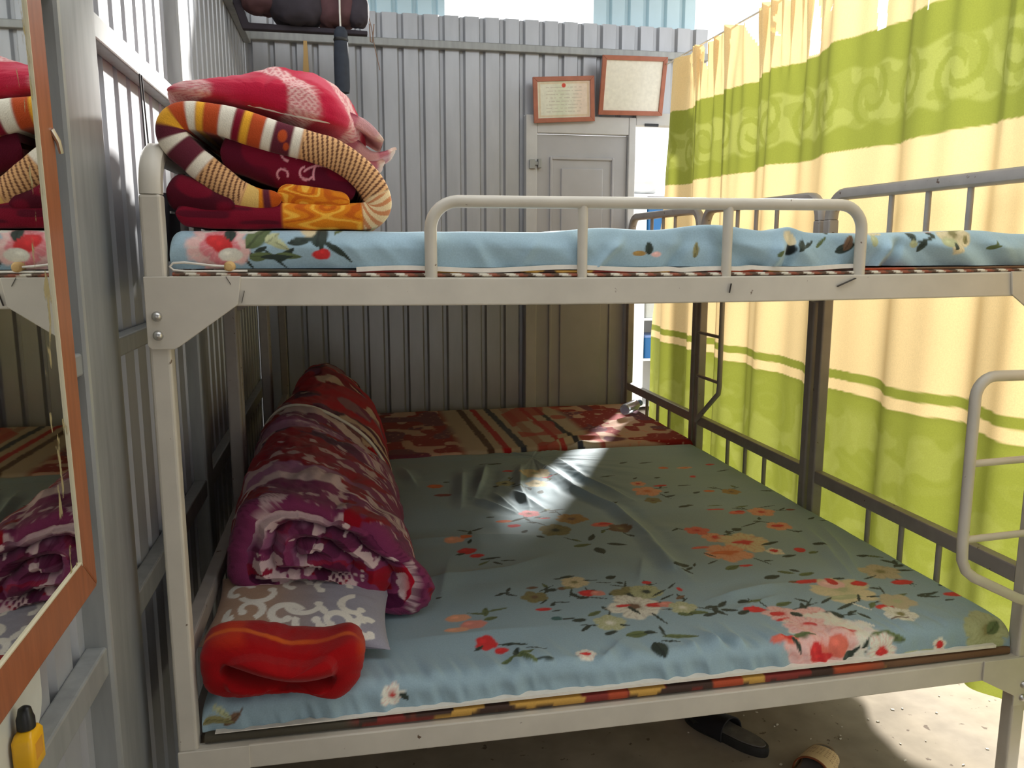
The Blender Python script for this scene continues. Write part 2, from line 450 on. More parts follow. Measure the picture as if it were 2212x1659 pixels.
def make_bunk(first):
    b = empty('bunk_bed', (0.975, DEP / 2, 0))
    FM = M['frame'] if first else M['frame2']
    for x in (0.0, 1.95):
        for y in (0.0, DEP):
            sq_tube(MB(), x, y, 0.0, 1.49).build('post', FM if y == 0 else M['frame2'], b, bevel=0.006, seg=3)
            MB().box(x - .022, x + .022, y - .022, y + .022, 0, .03).build('foot', M['black'], b)
        # rounded head rail joining the two posts
        path = arc((0.08, 1.49), 0.08, 180, 90, 6, 'yz', x) + arc((DEP - 0.08, 1.49), 0.08, 90, 0, 6, 'yz', x)
        hr = MB(); P = path; s = 0.0185
        v = []; f = []
        n = len(P)
        for i in range(n):
            t = (Vector(P[min(i + 1, n - 1)]) - Vector(P[max(i - 1, 0)])).normalized()
            if i == 0: t = Vector((0, 0, 1))
            if i == n - 1: t = Vector((0, 0, -1))
            nrm = Vector((1, 0, 0)).cross(t)
            for a, c in ((-1, -.6), (-.6, -1), (.6, -1), (1, -.6), (1, .6), (.6, 1), (-.6, 1), (-1, .6)):
                v.append(tuple(Vector(P[i]) + Vector((1, 0, 0)) * a * s + nrm * c * s))
        for i in range(n - 1):
            for k in range(8): f.append((i * 8 + k, i * 8 + (k + 1) % 8, i * 8 + 8 + (k + 1) % 8, i * 8 + 8 + k))
        f += [tuple(range(7, -1, -1)), tuple((n - 1) * 8 + k for k in range(8))]
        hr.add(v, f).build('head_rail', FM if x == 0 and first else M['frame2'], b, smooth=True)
        MB().box(x - .014, x + .014, .019, DEP - .019, 1.295, 1.325).build('end_rail', M['frame2'], b, bevel=.004)
        MB().box(x - .016, x + .016, .019, DEP - .019, 0.578, 0.622).build('end_rail', M['frame2'], b, bevel=.004)
        MB().box(x - .016, x + .016, .019, DEP - .019, 0.352, 0.398).build('end_rail', M['frame2'], b, bevel=.004)
        for y in (0.30, 0.46, 0.62):
            MB().tube([(x, y, 1.32), (x, y, 1.556)], 0.0085, 10).build('bar', M['frame2'], b, smooth=True)
            MB().tube([(x, y, 0.395), (x, y, 0.582)], 0.0085, 10).build('bar', M['frame2'], b, smooth=True)
    for y, sgn in ((0.0, -1), (DEP, 1)):
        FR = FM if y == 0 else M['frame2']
        for z0, z1 in ((1.289, 1.343), (0.350, 0.402)):
            ya, yb = sorted((y + sgn * .020, y - sgn * .006))
            r = MB()
            # rail sags a little in the middle
            n = 16; v = []; f = []
            for i in range(n + 1):
                x = 0.02 + 1.91 * i / n if z0 > 1 else -0.012 + 1.955 * i / n
                dz = -0.007 * math.sin(math.pi * i / n)
                for yy in (ya, yb):
                    for z in (z0, z1): v.append((x, yy, z + dz))
            for i in range(n):
                o = i * 4
                f += [(o, o + 1, o + 5, o + 4), (o + 2, o + 6, o + 7, o + 3), (o, o + 4, o + 6, o + 2), (o + 1, o + 3, o + 7, o + 5)]
            f += [(0, 2, 3, 1), (n * 4, n * 4 + 1, n * 4 + 3, n * 4 + 2)]
            r.v, r.f = v, f
            r.build('side_rail', FR, b, bevel=.003)
            for x, sx in ((0.0, 1), (1.95, -1)):
                # pentagonal corner gusset with two bolts
                pts = [(-.019, 0), (.150, 0), (.143, -.052), (.036, -.128), (.026, -.133), (-.012, -.133), (-.019, -.126)]
                if z0 < 1: pts = [(-.019, 0), (.118, 0), (.118, -.050), (.024, -.100), (.024, -.128), (-.012, -.128), (-.019, -.12)]
                g = MB().prism([(x + sx * a, z1 + c) for a, c in pts], 'y', y + sgn * .020, y + sgn * .025).build('gusset', FR, b, bevel=.0015)
                for dz in (-.072, -.107):
                    MB().lathe([(.0, y + sgn * .034), (.005, y + sgn * .033), (.0085, y + sgn * .029), (.0095, y + sgn * .025), (.0095, y + sgn * .024)][::1],
                               14, (x + sx * .000, 0, z1 + dz), 'y').build('bolt', M['bolt'], g, smooth=True)
    for z in (1.325, 0.385):
        for k in range(6):
            x = .14 + k * .333
            MB().box(x - .02, x + .02, 0.0, DEP, z - .028, z - .008).build('slat', M['frame2'], b)
    if first:
        # tubular guard rail on the top bunk
        p = [(.503, -.006, 1.335)] + arc((.556, 1.430), .053, 180, 90, 7, 'xz', -.006) + arc((1.378, 1.432), .053, 90, 0, 7, 'xz', -.006) + [(1.431, -.006, 1.335)]
        MB().tube(p, .0122, 14).build('guard_rail', M['frame'], b, smooth=True)
        for x in (.808, 1.121):
            MB().tube([(x, -.006, 1.335), (x, -.006, 1.482)], .0105, 12).build('guard_bar', M['frame'], b, smooth=True)
        # short tubular ladder on the right front post
        p = [(1.945, -.032, 1.108), (1.80, -.032, 1.108)] + arc((1.778, 1.060), .048, 90, 180, 6, 'xz', -.032)[0:] + [(1.732, -.032, .72)] + \
            [(1.735, -.032, .672), (1.748, -.032, .645), (1.772, -.032, .626), (1.90, -.032, .563), (1.945, -.028, .545)]
        lad = MB().tube(p, .0125, 14).build('ladder', M['frame'], b, smooth=True)
        for z in (.905, .722):
            MB().tube([(1.735, -.032, z), (1.945, -.026, z + .004)], .0085, 10).build('rung', M['frame'], lad, smooth=True)
        # scratches on the front rail
        for x, z, a, l in ((1.392, 1.322, 22, .045), (.128, 1.335, -60, .016), (.152, 1.305, 75, .022), (1.124, 1.312, 80, .018)):
            c, s = math.cos(math.radians(a)) * l / 2, math.sin(math.radians(a)) * l / 2
            MB().prism([(x - c, z - s - .001), (x + c, z + s - .0008), (x + c, z + s + .0008), (x - c, z - s + .001)], 'y', -.0262, -.0195).build('scratch', M['scratch'], b)
    return b

bunk = make_bunk(True)
tag(bunk, 'pale grey steel bunk bed nearest the camera with tubular guard rail', 'bunk bed', 'steel bunk beds in a row')
b2 = make_bunk(False)
b2.location.y += 0.99
tag(b2, 'grey steel bunk bed in the middle of the row, with ladder by its far post', 'bunk bed', 'steel bunk beds in a row')
b3 = empty('bunk_bed', b2.location); b3.location.y += 0.985
for ch in list(b2.children):
    c = ch.copy(); COL.objects.link(c); mi = ch.matrix_parent_inverse.copy(); c.parent = b3; c.matrix_parent_inverse = mi
    for g in ch.children:
        d = g.copy(); COL.objects.link(d); d.parent = c
tag(b3, 'grey steel bunk bed farthest away, against the back wall', 'bunk bed', 'steel bunk beds in a row')
# ladder of the middle bed, beside its far right post
p = [(1.927, 1.90, 1.30), (1.927, 1.70, 1.30), (1.927, 1.672, 1.26), (1.927, 1.668, .80), (1.927, 1.675, .765), (1.927, 1.90, .60)]
lad = MB().tube(p, .011, 12).build('ladder', M['frame2'], b2, smooth=True)
for z in (1.014, .814):
    r = MB().tube([(1.927, 1.67, z), (1.927, 1.90, z)], .0075, 10).build('rung', M['frame2'], lad, smooth=True)

# boards on the upper frames of the two far beds, and below the sheets
for i, (y, z, lab) in enumerate(((.02, 1.337, 'plywood bed board under the mat of the nearest top bunk'), (1.005, 1.327, 'plywood bed board on the middle top bunk'), (1.975, 1.327, 'plywood bed board on the farthest top bunk'),
                    (.02, .387, 'plywood bed board under the nearest lower bed'), (1.005, .387, 'plywood bed board under the middle lower bed'), (1.975, .387, 'plywood bed board under the farthest lower bed'))):
    o = MB().box(.03, 1.92, y, y + .905, z - .010, z + (.004 if i else .004)).build('bed_board', M['board'])
    tag(o, lab, 'board', 'bed boards')

# ------------------------------------------------------------------ printed sheets and mattresses
PAL = {k: np.array(lin(*v)) for k, v in {
    'blue': (158, 186, 200), 'g': (92, 106, 66), 'd': (44, 56, 48), 'olive': (132, 126, 82), 'oliveL': (176, 180, 138), 'brown': (112, 84, 62), 'red': (206, 44, 46),
    'pink': (216, 138, 124), 'pinkL': (232, 188, 182), 'pinkd': (222, 130, 136), 'peach': (226, 164, 130), 'salmon': (220, 110, 92), 'orange': (214, 112, 60), 'white': (224, 222, 208), 'cream': (214, 200, 162), 'beige': (190, 176, 146), 'ochre': (168, 134, 74),
    'teal': (60, 100, 98), 'maroon': (128, 56, 52), 'black': (22, 30, 30)}.items()}

def paint_print(X, S, motifs, base, seed=0, ysc=1.0):
    """flat textile print: flowers, leaves and berries at (x, s) on the cloth"""
    C = np.broadcast_to(base, X.shape + (3,)).copy()
    C *= (0.97 + 0.06 * fbm(X * 9, S * 9, seed))[..., None]
    wob = (fbm(X * 60, S * 60, seed + 4) - .5)
    rt = random.Random(seed)
    extra = []
    for mt in motifs:
        if mt[0] == 'f' and mt[3] > .035 and mt[3] < .08:
            for k in range(2):
                a = rt.uniform(0, 360); r_ = mt[3] * rt.uniform(1.1, 1.7)
                px_, ps_ = mt[1] + r_ * math.cos(math.radians(a)), mt[2] + r_ * math.sin(math.radians(a))
                extra.append(('l', px_, ps_, mt[3] * rt.uniform(.9, 1.6), .006, a + rt.uniform(-30, 30), 'd'))
                extra.append(('l', px_ + .02 * math.cos(math.radians(a + 40)), ps_ + .02 * math.sin(math.radians(a + 40)), rt.uniform(.025, .045), rt.uniform(.009, .016), a + rt.uniform(20, 70), rt.choice('gdd')))
    for mt in extra + list(motifs):
        t, mx, ms = mt[:3]
        R = max(mt[3], mt[4] if t != 'f' else 0) * 1.35
        sel = (np.abs(X - mx) < R) & (np.abs(S - ms) < R)
        if not sel.any(): continue
        dx = X[sel] - mx; ds = (S[sel] - ms); w = wob[sel]; c = C[sel]
        if t == 'f':
            r, col, cc = mt[3:]
            rad = np.hypot(dx, ds); th = np.arctan2(ds, dx) + mx * 37
            edge = r * (.70 + .26 * np.abs(np.cos(2.5 * th)) ** .55 + .30 * w)
            m = sm(1.06, .9, rad / edge)
            c = mixc(c, PAL[col], m)
            vein = np.clip(np.cos(17 * th + 9 * w), 0, 1) ** 2 * sm(.15, .4, rad / edge) * .3
            c = mixc(c, PAL[cc], m * vein + m * sm(.5, .12, rad / edge) * .55)
            c = c * (1 - .18 * m * sm(.6, 1., rad / edge) * (np.abs(np.cos(2.5 * th)) < .25))[:, None]
            c = mixc(c, PAL[cc], sm(.28, .16, rad / edge + .3 * w))
        elif t == 'l':
            l, wd_, ang, col = mt[3:]
            a = math.radians(ang); u = (dx * math.cos(a) + ds * math.sin(a)) / (l / 2); v = (-dx * math.sin(a) + ds * math.cos(a)) / (wd_ / 2)
            hw = np.clip(1 - u * u, 0, 1) ** .8 * (1 - .25 * u)
            m = sm(1.15, .8, np.abs(v) / (hw + .02)) * (np.abs(u) < 1)
            c = mixc(c, PAL[col] * (1 + .5 * 0), m)
            if wd_ > .011:
                c = c * (1 - .35 * m * (np.abs(v) < .14) + .22 * m * (v > .1))[:, None]
        else:
            rx, ry, col = mt[3:]
            m = sm(1.1, .85, np.hypot(dx / rx, ds / ry) + .5 * w)
            c = mixc(c, PAL[col], m)
            hl = sm(.5, .1, np.hypot(dx / rx + .25, ds / ry - .3))
            c = c * (1 + .25 * hl * m)[:, None]
        C[sel] = c
    return C

def seg_dist(X, Y, a, b):
    ax, ay = a; bx, by = b; dx, dy = bx - ax, by - ay; L = dx * dx + dy * dy
    t = np.clip(((X - ax) * dx + (Y - ay) * dy) / L, 0, 1)
    return np.hypot(X - ax - t * dx, Y - ay - t * dy), t

def ridges(X, Y, R, rad=1.0):
    """soft creases: each fades at both ends and is steeper on one side"""
    H = np.zeros_like(X)
    for pts, a, w in R:
        seg = [math.hypot(pts[i + 1][0] - pts[i][0], pts[i + 1][1] - pts[i][1]) for i in range(len(pts) - 1)]; tot = sum(seg)
        best = np.full_like(X, 9.0); G = np.zeros_like(X); SG = np.ones_like(X); acc = 0
        for i in range(len(pts) - 1):
            d, t = seg_dist(X, Y, pts[i], pts[i + 1])
            m = d < best; best = np.where(m, d, best); G = np.where(m, (acc + t * seg[i]) / tot, G)
            cr = (pts[i + 1][0] - pts[i][0]) * (Y - pts[i][1]) - (pts[i + 1][1] - pts[i][1]) * (X - pts[i][0])
            SG = np.where(m, np.sign(cr), SG); acc += seg[i]
        w2 = w * np.where(SG > 0, .45, 1.15) * (.75 + .5 * vn(X * 9, Y * 9, 3))
        taper = (.25 + .75 * sm(0, .3, G)) * (.25 + .75 * sm(1, .6, G)) * sm(w * 3, 0, np.where((G < .001) | (G > .999), best, 0))
        H += 1.05 * a * taper * np.exp(-(best / w2) ** 1.4) - .25 * a * taper * np.exp(-((best - 2.2 * w) / w) ** 2)
    return H

def box_sheet(name, x0, x1, y0, y1, zb, zt, nx, ny, mat, paint, wrinkle, parent=None, rad=.03, dense_front=0):
    """cloth-covered slab: rounded top edges, open underneath; s is the unrolled distance from the front edge"""
    def prof(n, a0, a1, front):
        H = zt - zb
        side = np.linspace(0, 1, max(6, int(front)))
        ang = np.linspace(0, math.pi / 2, 9)[1:]
        pos = list(np.full(len(side), a0)); h = list(side * (H - rad) / H); s = list(-(H - rad) * (1 - side) - rad * 1.57 + rad)
        pos += list(a0 + rad * (1 - np.cos(ang))); h += list((H - rad + rad * np.sin(ang)) / H); s += list(rad - rad * (math.pi / 2 - ang))
        mid = np.linspace(a0 + rad, a1 - rad, n)[1:-1]
        pos += list(mid); h += [1.0] * len(mid); s += list(mid - a0)
        pos += list(a1 - rad * (1 - np.cos(ang[::-1]))); h += list((H - rad + rad * np.sin(ang[::-1])) / H); s += list(a1 - a0 - rad + rad * (math.pi / 2 - ang[::-1]))
        pos += [a1] * 6; h += list(np.linspace((H - rad) / H, 0, 6)); s += list(a1 - a0 + np.linspace(.02, H, 6))
        return np.array(pos), np.array(h), np.array(s)
    xp, xh, xs = prof(nx, x0, x1, 8)
    yp, yh, ys = prof(ny, y0, y1, dense_front or 14)
    X, Y = np.meshgrid(xp, yp); HX, HY = np.meshgrid(xh, yh); XS, YS = np.meshgrid(x0 + xs, ys)
    Z = zb + (zt - zb) * HX * HY
    top = sm(.75, 1, HX * HY)
    dz, dy = wrinkle(X, Y, YS, HY, HX)
    Z = Z + dz * top
    Y = Y + dy
    C = paint(XS, y0 * 0 + YS, HY)
    return grid_obj(name, np.stack([X, Y, Z], -1), C, mat, parent)

LOWER_PRINT = [
  ('b',0.586,0.282,0.03,0.02,'peach'), ('b',0.614,0.238,0.034,0.024,'pink'), ('b',0.571,0.216,0.03,0.016,'peach'), ('l',0.657,0.302,0.05,0.018,80,'g'), ('l',0.664,0.261,0.04,0.02,20,'g'), ('l',0.69,0.307,0.06,0.01,10,'g'),
  ('l',0.635,0.296,0.05,0.01,160,'g'), ('b',0.631,0.138,0.026,0.03,'red'), ('b',0.66,0.098,0.018,0.014,'red'), ('l',0.612,0.119,0.03,0.012,40,'d'), ('l',0.693,0.118,0.07,0.012,-10,'d'), ('l',0.741,0.088,0.06,0.006,-20,'d'),
  ('l',0.704,0.067,0.06,0.02,20,'g'), ('l',0.715,0.043,0.05,0.018,-60,'g'), ('l',0.667,0.053,0.04,0.014,30,'g'), ('l',0.751,0.032,0.05,0.01,-5,'d'), ('l',0.691,0.081,0.04,0.014,70,'d'), ('b',0.645,0.826,0.034,0.022,'peach'),
  ('b',0.684,0.843,0.02,0.014,'orange'), ('l',0.706,0.891,0.05,0.014,80,'d'), ('l',0.733,0.918,0.05,0.012,30,'d'), ('l',0.687,0.918,0.04,0.01,150,'d'), ('l',0.693,0.808,0.035,0.012,60,'d'), ('b',0.672,0.731,0.028,0.026,'red'),
  ('b',0.696,0.687,0.022,0.014,'red'), ('l',0.65,0.708,0.03,0.016,20,'d'), ('l',0.734,0.661,0.07,0.012,5,'d'), ('l',0.708,0.629,0.05,0.012,40,'g'), ('l',0.747,0.621,0.04,0.012,-50,'d'), ('l',0.784,0.632,0.05,0.008,-8,'d'),
  ('l',0.552,0.408,0.02,0.01,20,'d'), ('l',0.726,0.403,0.035,0.01,0,'d'), ('l',0.74,0.422,0.035,0.01,60,'d'), ('l',0.742,0.388,0.035,0.01,-30,'d'), ('l',0.712,0.397,0.035,0.01,20,'d'), ('f',0.799,0.364,0.04,'olive','brown'),
  ('b',0.806,0.424,0.018,0.008,'brown'), ('b',0.854,0.399,0.014,0.01,'d'), ('b',0.884,0.402,0.014,0.01,'brown'), ('b',0.904,0.404,0.02,0.01,'olive'), ('f',0.927,0.437,0.042,'cream','olive'), ('l',0.918,0.478,0.045,0.016,10,'d'),
  ('l',0.89,0.471,0.03,0.008,0,'d'), ('l',1.038,0.454,0.035,0.022,20,'d'), ('l',0.975,0.444,0.05,0.006,-5,'d'), ('l',1.008,0.421,0.05,0.006,-15,'d'), ('l',1.041,0.389,0.05,0.006,-30,'d'), ('b',0.945,0.359,0.03,0.018,'red'),
  ('b',0.969,0.354,0.02,0.018,'pink'), ('l',1.005,0.344,0.025,0.014,30,'d'), ('f',1.051,0.328,0.055,'olive','d'), ('f',1.036,0.259,0.075,'white','brown'), ('f',1.098,0.34,0.05,'oliveL','d'), ('l',1.029,0.238,0.05,0.012,-70,'d'),
  ('b',1.008,0.268,0.02,0.008,'red'), ('b',1.097,0.255,0.03,0.014,'red'), ('b',1.122,0.253,0.024,0.018,'pink'), ('f',1.155,0.227,0.04,'oliveL','white'), ('l',1.145,0.19,0.04,0.018,-20,'g'), ('l',1.17,0.191,0.03,0.012,0,'d'),
  ('b',1.123,0.398,0.014,0.01,'red'), ('b',1.193,0.339,0.008,0.014,'red'), ('l',1.132,0.327,0.07,0.008,35,'d'), ('l',1.18,0.364,0.05,0.008,45,'d'), ('l',1.175,0.289,0.04,0.014,30,'brown'), ('l',1.139,0.296,0.06,0.008,30,'d'),
  ('f',0.947,0.183,0.045,'oliveL','white'), ('l',0.933,0.133,0.04,0.016,20,'d'), ('l',0.925,0.24,0.045,0.018,30,'g'), ('l',0.978,0.164,0.03,0.01,-20,'d'), ('l',0.996,0.116,0.065,0.03,5,'g'), ('l',1.021,0.041,0.06,0.038,-85,'d'),
  ('l',1.087,0.081,0.085,0.022,-15,'g'), ('l',1.075,0.183,0.07,0.008,-75,'d'), ('l',1.056,0.119,0.06,0.008,85,'d'), ('l',1.056,0.063,0.05,0.008,-20,'d'), ('l',1.026,0.117,0.03,0.02,-20,'d'), ('b',0.824,0.229,0.014,0.012,'teal'),
  ('b',0.852,0.223,0.018,0.005,'d'), ('b',0.878,0.21,0.018,0.01,'d'), ('b',0.805,0.286,0.022,0.01,'red'), ('l',0.836,0.313,0.03,0.012,60,'d'), ('l',0.859,0.32,0.05,0.006,-10,'d'), ('l',0.834,0.272,0.03,0.008,10,'d'),
  ('l',0.816,0.332,0.04,0.006,45,'d'), ('f',0.844,0.045,0.025,'white','red'), ('b',0.844,0.047,0.016,0.006,'red'), ('f',0.982,0.858,0.06,'olive','d'), ('b',1.147,0.881,0.04,0.022,'salmon'), ('b',1.156,0.884,0.024,0.01,'red'),
  ('f',1.196,0.838,0.045,'brown','olive'), ('l',1.03,0.711,0.06,0.026,10,'g'), ('l',1.069,0.651,0.06,0.034,-85,'d'), ('l',1.137,0.697,0.06,0.022,-20,'d'), ('l',1.079,0.772,0.06,0.02,60,'d'), ('f',1.065,0.96,0.06,'ochre','brown'),
  ('f',0.936,1.046,0.04,'pinkd','brown'), ('b',0.974,0.983,0.022,0.008,'red'), ('b',0.858,0.925,0.022,0.014,'red'), ('l',0.881,0.865,0.035,0.018,45,'d'), ('l',0.92,0.809,0.03,0.018,-40,'d'), ('l',0.886,0.986,0.09,0.016,30,'d'),
  ('b',0.836,0.977,0.03,0.014,'orange'), ('l',1.035,1.063,0.08,0.012,10,'d'), ('l',0.798,1.029,0.03,0.012,0,'d'), ('b',0.652,1.436,0.03,0.024,'orange'), ('b',0.671,1.321,0.034,0.018,'maroon'), ('l',0.703,1.49,0.03,0.012,20,'d'),
  ('f',1.07,1.54,0.07,'cream','oliveL'), ('f',1.044,1.389,0.05,'cream','olive'), ('b',0.968,1.59,0.028,0.012,'red'), ('b',1.107,1.477,0.024,0.008,'red'), ('l',1.034,1.284,0.04,0.024,60,'d'), ('l',0.946,1.402,0.05,0.016,-60,'d'),
  ('f',0.921,1.414,0.04,'oliveL','d'), ('b',0.918,1.712,0.05,0.01,'d'), ('b',0.883,1.389,0.012,0.012,'d'), ('f',1.428,1.204,0.06,'peach','orange'), ('f',1.43,1.311,0.035,'peach','red'), ('b',1.501,1.264,0.028,0.01,'red'),
  ('b',1.617,1.518,0.026,0.016,'orange'), ('b',1.706,1.507,0.034,0.014,'peach'), ('b',1.706,1.507,0.018,0.007,'orange'), ('l',1.479,1.622,0.05,0.018,30,'d'), ('l',1.572,1.603,0.07,0.012,5,'d'), ('f',1.41,1.102,0.035,'olive','brown'),
  ('l',1.496,1.007,0.06,0.022,15,'d'), ('l',1.26,1.115,0.05,0.026,20,'d'), ('l',1.594,1.246,0.06,0.01,0,'d'), ('l',1.348,1.442,0.08,0.01,10,'d'), ('l',1.533,1.37,0.03,0.016,10,'d'), ('l',1.493,1.173,0.03,0.014,30,'d'),
  ('l',1.446,1.388,0.03,0.012,40,'d'), ('b',1.686,1.374,0.014,0.008,'red'), ('b',1.83,1.528,0.022,0.012,'red'), ('l',1.843,1.428,0.07,0.01,15,'d'), ('b',1.681,1.361,0.014,0.01,'red'), ('b',1.66,1.164,0.024,0.012,'orange'),
  ('f',1.739,1.142,0.04,'ochre','brown'), ('b',1.588,0.951,0.034,0.008,'red'), ('b',1.645,0.908,0.034,0.018,'salmon'), ('b',1.659,0.916,0.018,0.01,'red'), ('f',1.731,0.896,0.05,'peach','red'), ('l',1.605,0.996,0.06,0.012,5,'g'),
  ('l',1.692,0.967,0.06,0.014,10,'g'), ('l',1.778,0.95,0.09,0.006,15,'d'), ('l',1.603,1.151,0.04,0.018,30,'d'), ('l',1.516,1.014,0.03,0.02,0,'d'), ('l',1.882,1.125,0.06,0.012,-20,'d'), ('f',1.429,0.759,0.045,'salmon','red'),
  ('f',1.458,0.683,0.045,'peach','red'), ('b',1.466,0.69,0.016,0.014,'red'), ('f',1.531,0.63,0.085,'cream','red'), ('b',1.525,0.631,0.036,0.012,'red'), ('f',1.439,0.557,0.075,'peach','orange'), ('b',1.431,0.562,0.05,0.012,'orange'),
  ('l',1.561,0.741,0.04,0.03,20,'d'), ('l',1.632,0.783,0.1,0.008,25,'d'), ('l',1.526,0.726,0.04,0.012,10,'d'), ('f',1.713,0.748,0.045,'peach','red'), ('b',1.712,0.752,0.024,0.012,'red'), ('l',1.606,0.607,0.07,0.016,15,'d'),
  ('f',1.588,0.546,0.03,'white','red'), ('b',1.588,0.554,0.014,0.008,'red'), ('b',1.667,0.542,0.018,0.02,'red'), ('l',1.698,0.516,0.04,0.016,10,'g'), ('l',1.749,0.562,0.05,0.02,-40,'d'), ('l',1.612,0.506,0.05,0.018,10,'d'),
  ('b',1.445,0.455,0.022,0.008,'red'), ('l',1.402,0.449,0.06,0.026,25,'g'), ('b',1.375,0.613,0.028,0.01,'salmon'), ('l',1.38,0.549,0.05,0.008,-60,'d'), ('l',1.363,0.497,0.05,0.008,30,'d'), ('l',1.262,0.488,0.05,0.032,0,'d'),
  ('l',1.278,0.467,0.04,0.012,40,'d'), ('l',1.303,0.491,0.03,0.008,60,'d'), ('l',1.262,0.446,0.04,0.012,-60,'d'), ('l',1.689,0.834,0.03,0.014,60,'d'), ('l',1.862,0.799,0.04,0.014,30,'d'), ('l',1.891,0.769,0.03,0.01,0,'d'),
  ('b',1.847,0.904,0.02,0.01,'maroon'), ('l',1.479,0.365,0.055,0.026,10,'d'), ('l',1.533,0.385,0.05,0.018,-30,'g'), ('l',1.564,0.392,0.03,0.016,-40,'d'), ('l',1.584,0.364,0.055,0.022,12,'g'), ('b',1.555,0.317,0.046,0.012,'red'),
  ('l',1.516,0.322,0.03,0.016,20,'brown'), ('f',1.618,0.244,0.09,'cream','oliveL'), ('b',1.622,0.3,0.016,0.024,'red'), ('b',1.613,0.286,0.036,0.03,'pinkL'), ('b',1.622,0.3,0.014,0.02,'red'), ('b',1.688,0.274,0.026,0.016,'red'),
  ('b',1.598,0.203,0.05,0.014,'oliveL'), ('f',1.798,0.338,0.06,'beige','olive'), ('l',1.829,0.462,0.04,0.018,-15,'d'), ('l',1.856,0.446,0.05,0.014,-30,'g'), ('l',1.871,0.402,0.05,0.016,-50,'d'), ('l',1.881,0.37,0.04,0.02,10,'d'),
  ('l',1.873,0.333,0.05,0.014,-10,'d'), ('b',1.809,0.259,0.032,0.016,'red'), ('l',1.745,0.308,0.06,0.008,20,'d'), ('l',1.654,0.317,0.035,0.014,-10,'d'), ('l',1.81,0.175,0.05,0.01,10,'d'), ('l',1.812,0.16,0.06,0.012,-15,'d'),
  ('l',1.838,0.176,0.06,0.01,20,'d'), ('b',1.891,0.162,0.03,0.014,'red'), ('l',1.854,0.131,0.035,0.01,10,'d'), ('l',1.905,0.227,0.03,0.01,30,'d'), ('l',1.745,0.18,0.06,0.014,20,'g'), ('l',1.675,0.188,0.05,0.008,-10,'d'),
  ('l',1.355,0.226,0.05,0.024,20,'g'), ('l',1.326,0.235,0.04,0.016,10,'d'), ('b',1.329,0.181,0.03,0.014,'red'), ('l',1.294,0.171,0.04,0.018,20,'d'), ('l',1.233,0.205,0.045,0.016,60,'d'), ('l',1.263,0.227,0.045,0.016,40,'d'),
  ('l',1.208,0.178,0.045,0.016,10,'d'), ('l',1.264,0.191,0.045,0.016,-20,'d'), ('l',1.236,0.185,0.045,0.016,-60,'d'), ('f',1.384,0.147,0.05,'pinkL','red'), ('l',1.421,0.201,0.05,0.022,10,'g'), ('b',1.387,0.115,0.034,0.01,'red'),
  ('b',1.368,0.148,0.014,0.012,'red'), ('f',1.467,0.128,0.05,'pinkL','red'), ('l',1.509,0.117,0.055,0.042,-30,'d'), ('l',1.42,0.135,0.035,0.024,-50,'d'), ('l',1.469,0.177,0.1,0.006,15,'d'), ('l',1.539,0.195,0.06,0.01,30,'d'),
  ('l',1.573,0.156,0.09,0.012,25,'d'), ('l',1.63,0.191,0.05,0.008,60,'d'), ('l',1.607,0.144,0.06,0.008,-60,'white'), ('l',1.585,0.099,0.04,0.014,-60,'d'), ('l',1.564,0.059,0.05,0.008,-60,'white'), ('l',1.549,0.03,0.04,0.008,-45,'d'),
  ('b',1.661,0.127,0.026,0.016,'red'), ('f',1.677,0.088,0.045,'white','olive'), ('f',1.714,0.151,0.05,'beige','oliveL'), ('l',1.663,0.07,0.05,0.008,0,'brown'), ('l',1.184,0.193,0.05,0.02,-10,'g'), ('f',1.458,0.037,0.115,'white','pinkL'),
  ('f',1.412,0.072,0.06,'pinkL','red'), ('b',1.418,0.075,0.02,0.02,'red'), ('b',1.414,0.061,0.02,0.01,'red'), ('b',1.473,0.03,0.042,0.018,'red'), ('f',1.415,-0.016,0.1,'pinkL','salmon'), ('b',1.456,-0.002,0.03,0.03,'salmon'),
  ('b',1.396,-0.012,0.016,0.024,'red'), ('b',1.409,-0.026,0.03,0.012,'red'), ('l',1.38,0.036,0.06,0.018,-5,'g'), ('b',1.328,0.026,0.036,0.012,'salmon'), ('b',1.334,0.03,0.014,0.008,'red'), ('l',1.353,0.008,0.05,0.012,-75,'d'),
  ('l',1.572,0.01,0.075,0.034,10,'g'), ('l',1.61,0.002,0.05,0.024,-20,'g'), ('l',1.536,0.002,0.05,0.012,40,'d'), ('l',1.483,-0.034,0.04,0.03,30,'d'), ('l',1.5,-0.021,0.04,0.01,45,'d'), ('f',1.569,-0.023,0.045,'white','red'),
  ('b',1.567,-0.028,0.018,0.01,'red'), ('l',1.579,-0.047,0.03,0.01,30,'d'), ('f',1.727,-0.025,0.02,'white','red'), ('b',1.727,-0.025,0.01,0.01,'red'), ('l',1.646,-0.04,0.06,0.012,5,'oliveL'), ('f',1.862,-0.004,0.07,'oliveL','olive'),
  ('l',1.881,0.004,0.05,0.03,40,'g'), ('l',1.684,-0.04,0.06,0.01,10,'oliveL'), ('f',0.408,-0.009,0.028,'white','red'), ('l',0.433,-0.015,0.028,0.014,-45,'d'), ('l',0.04,-0.02,0.05,0.02,5,'olive'), ('l',0.085,-0.02,0.05,0.018,40,'brown'),
  ('l',0.064,-0.007,0.05,0.014,-40,'oliveL'), ('l',0.058,-0.024,0.06,0.016,-12,'olive'),
]
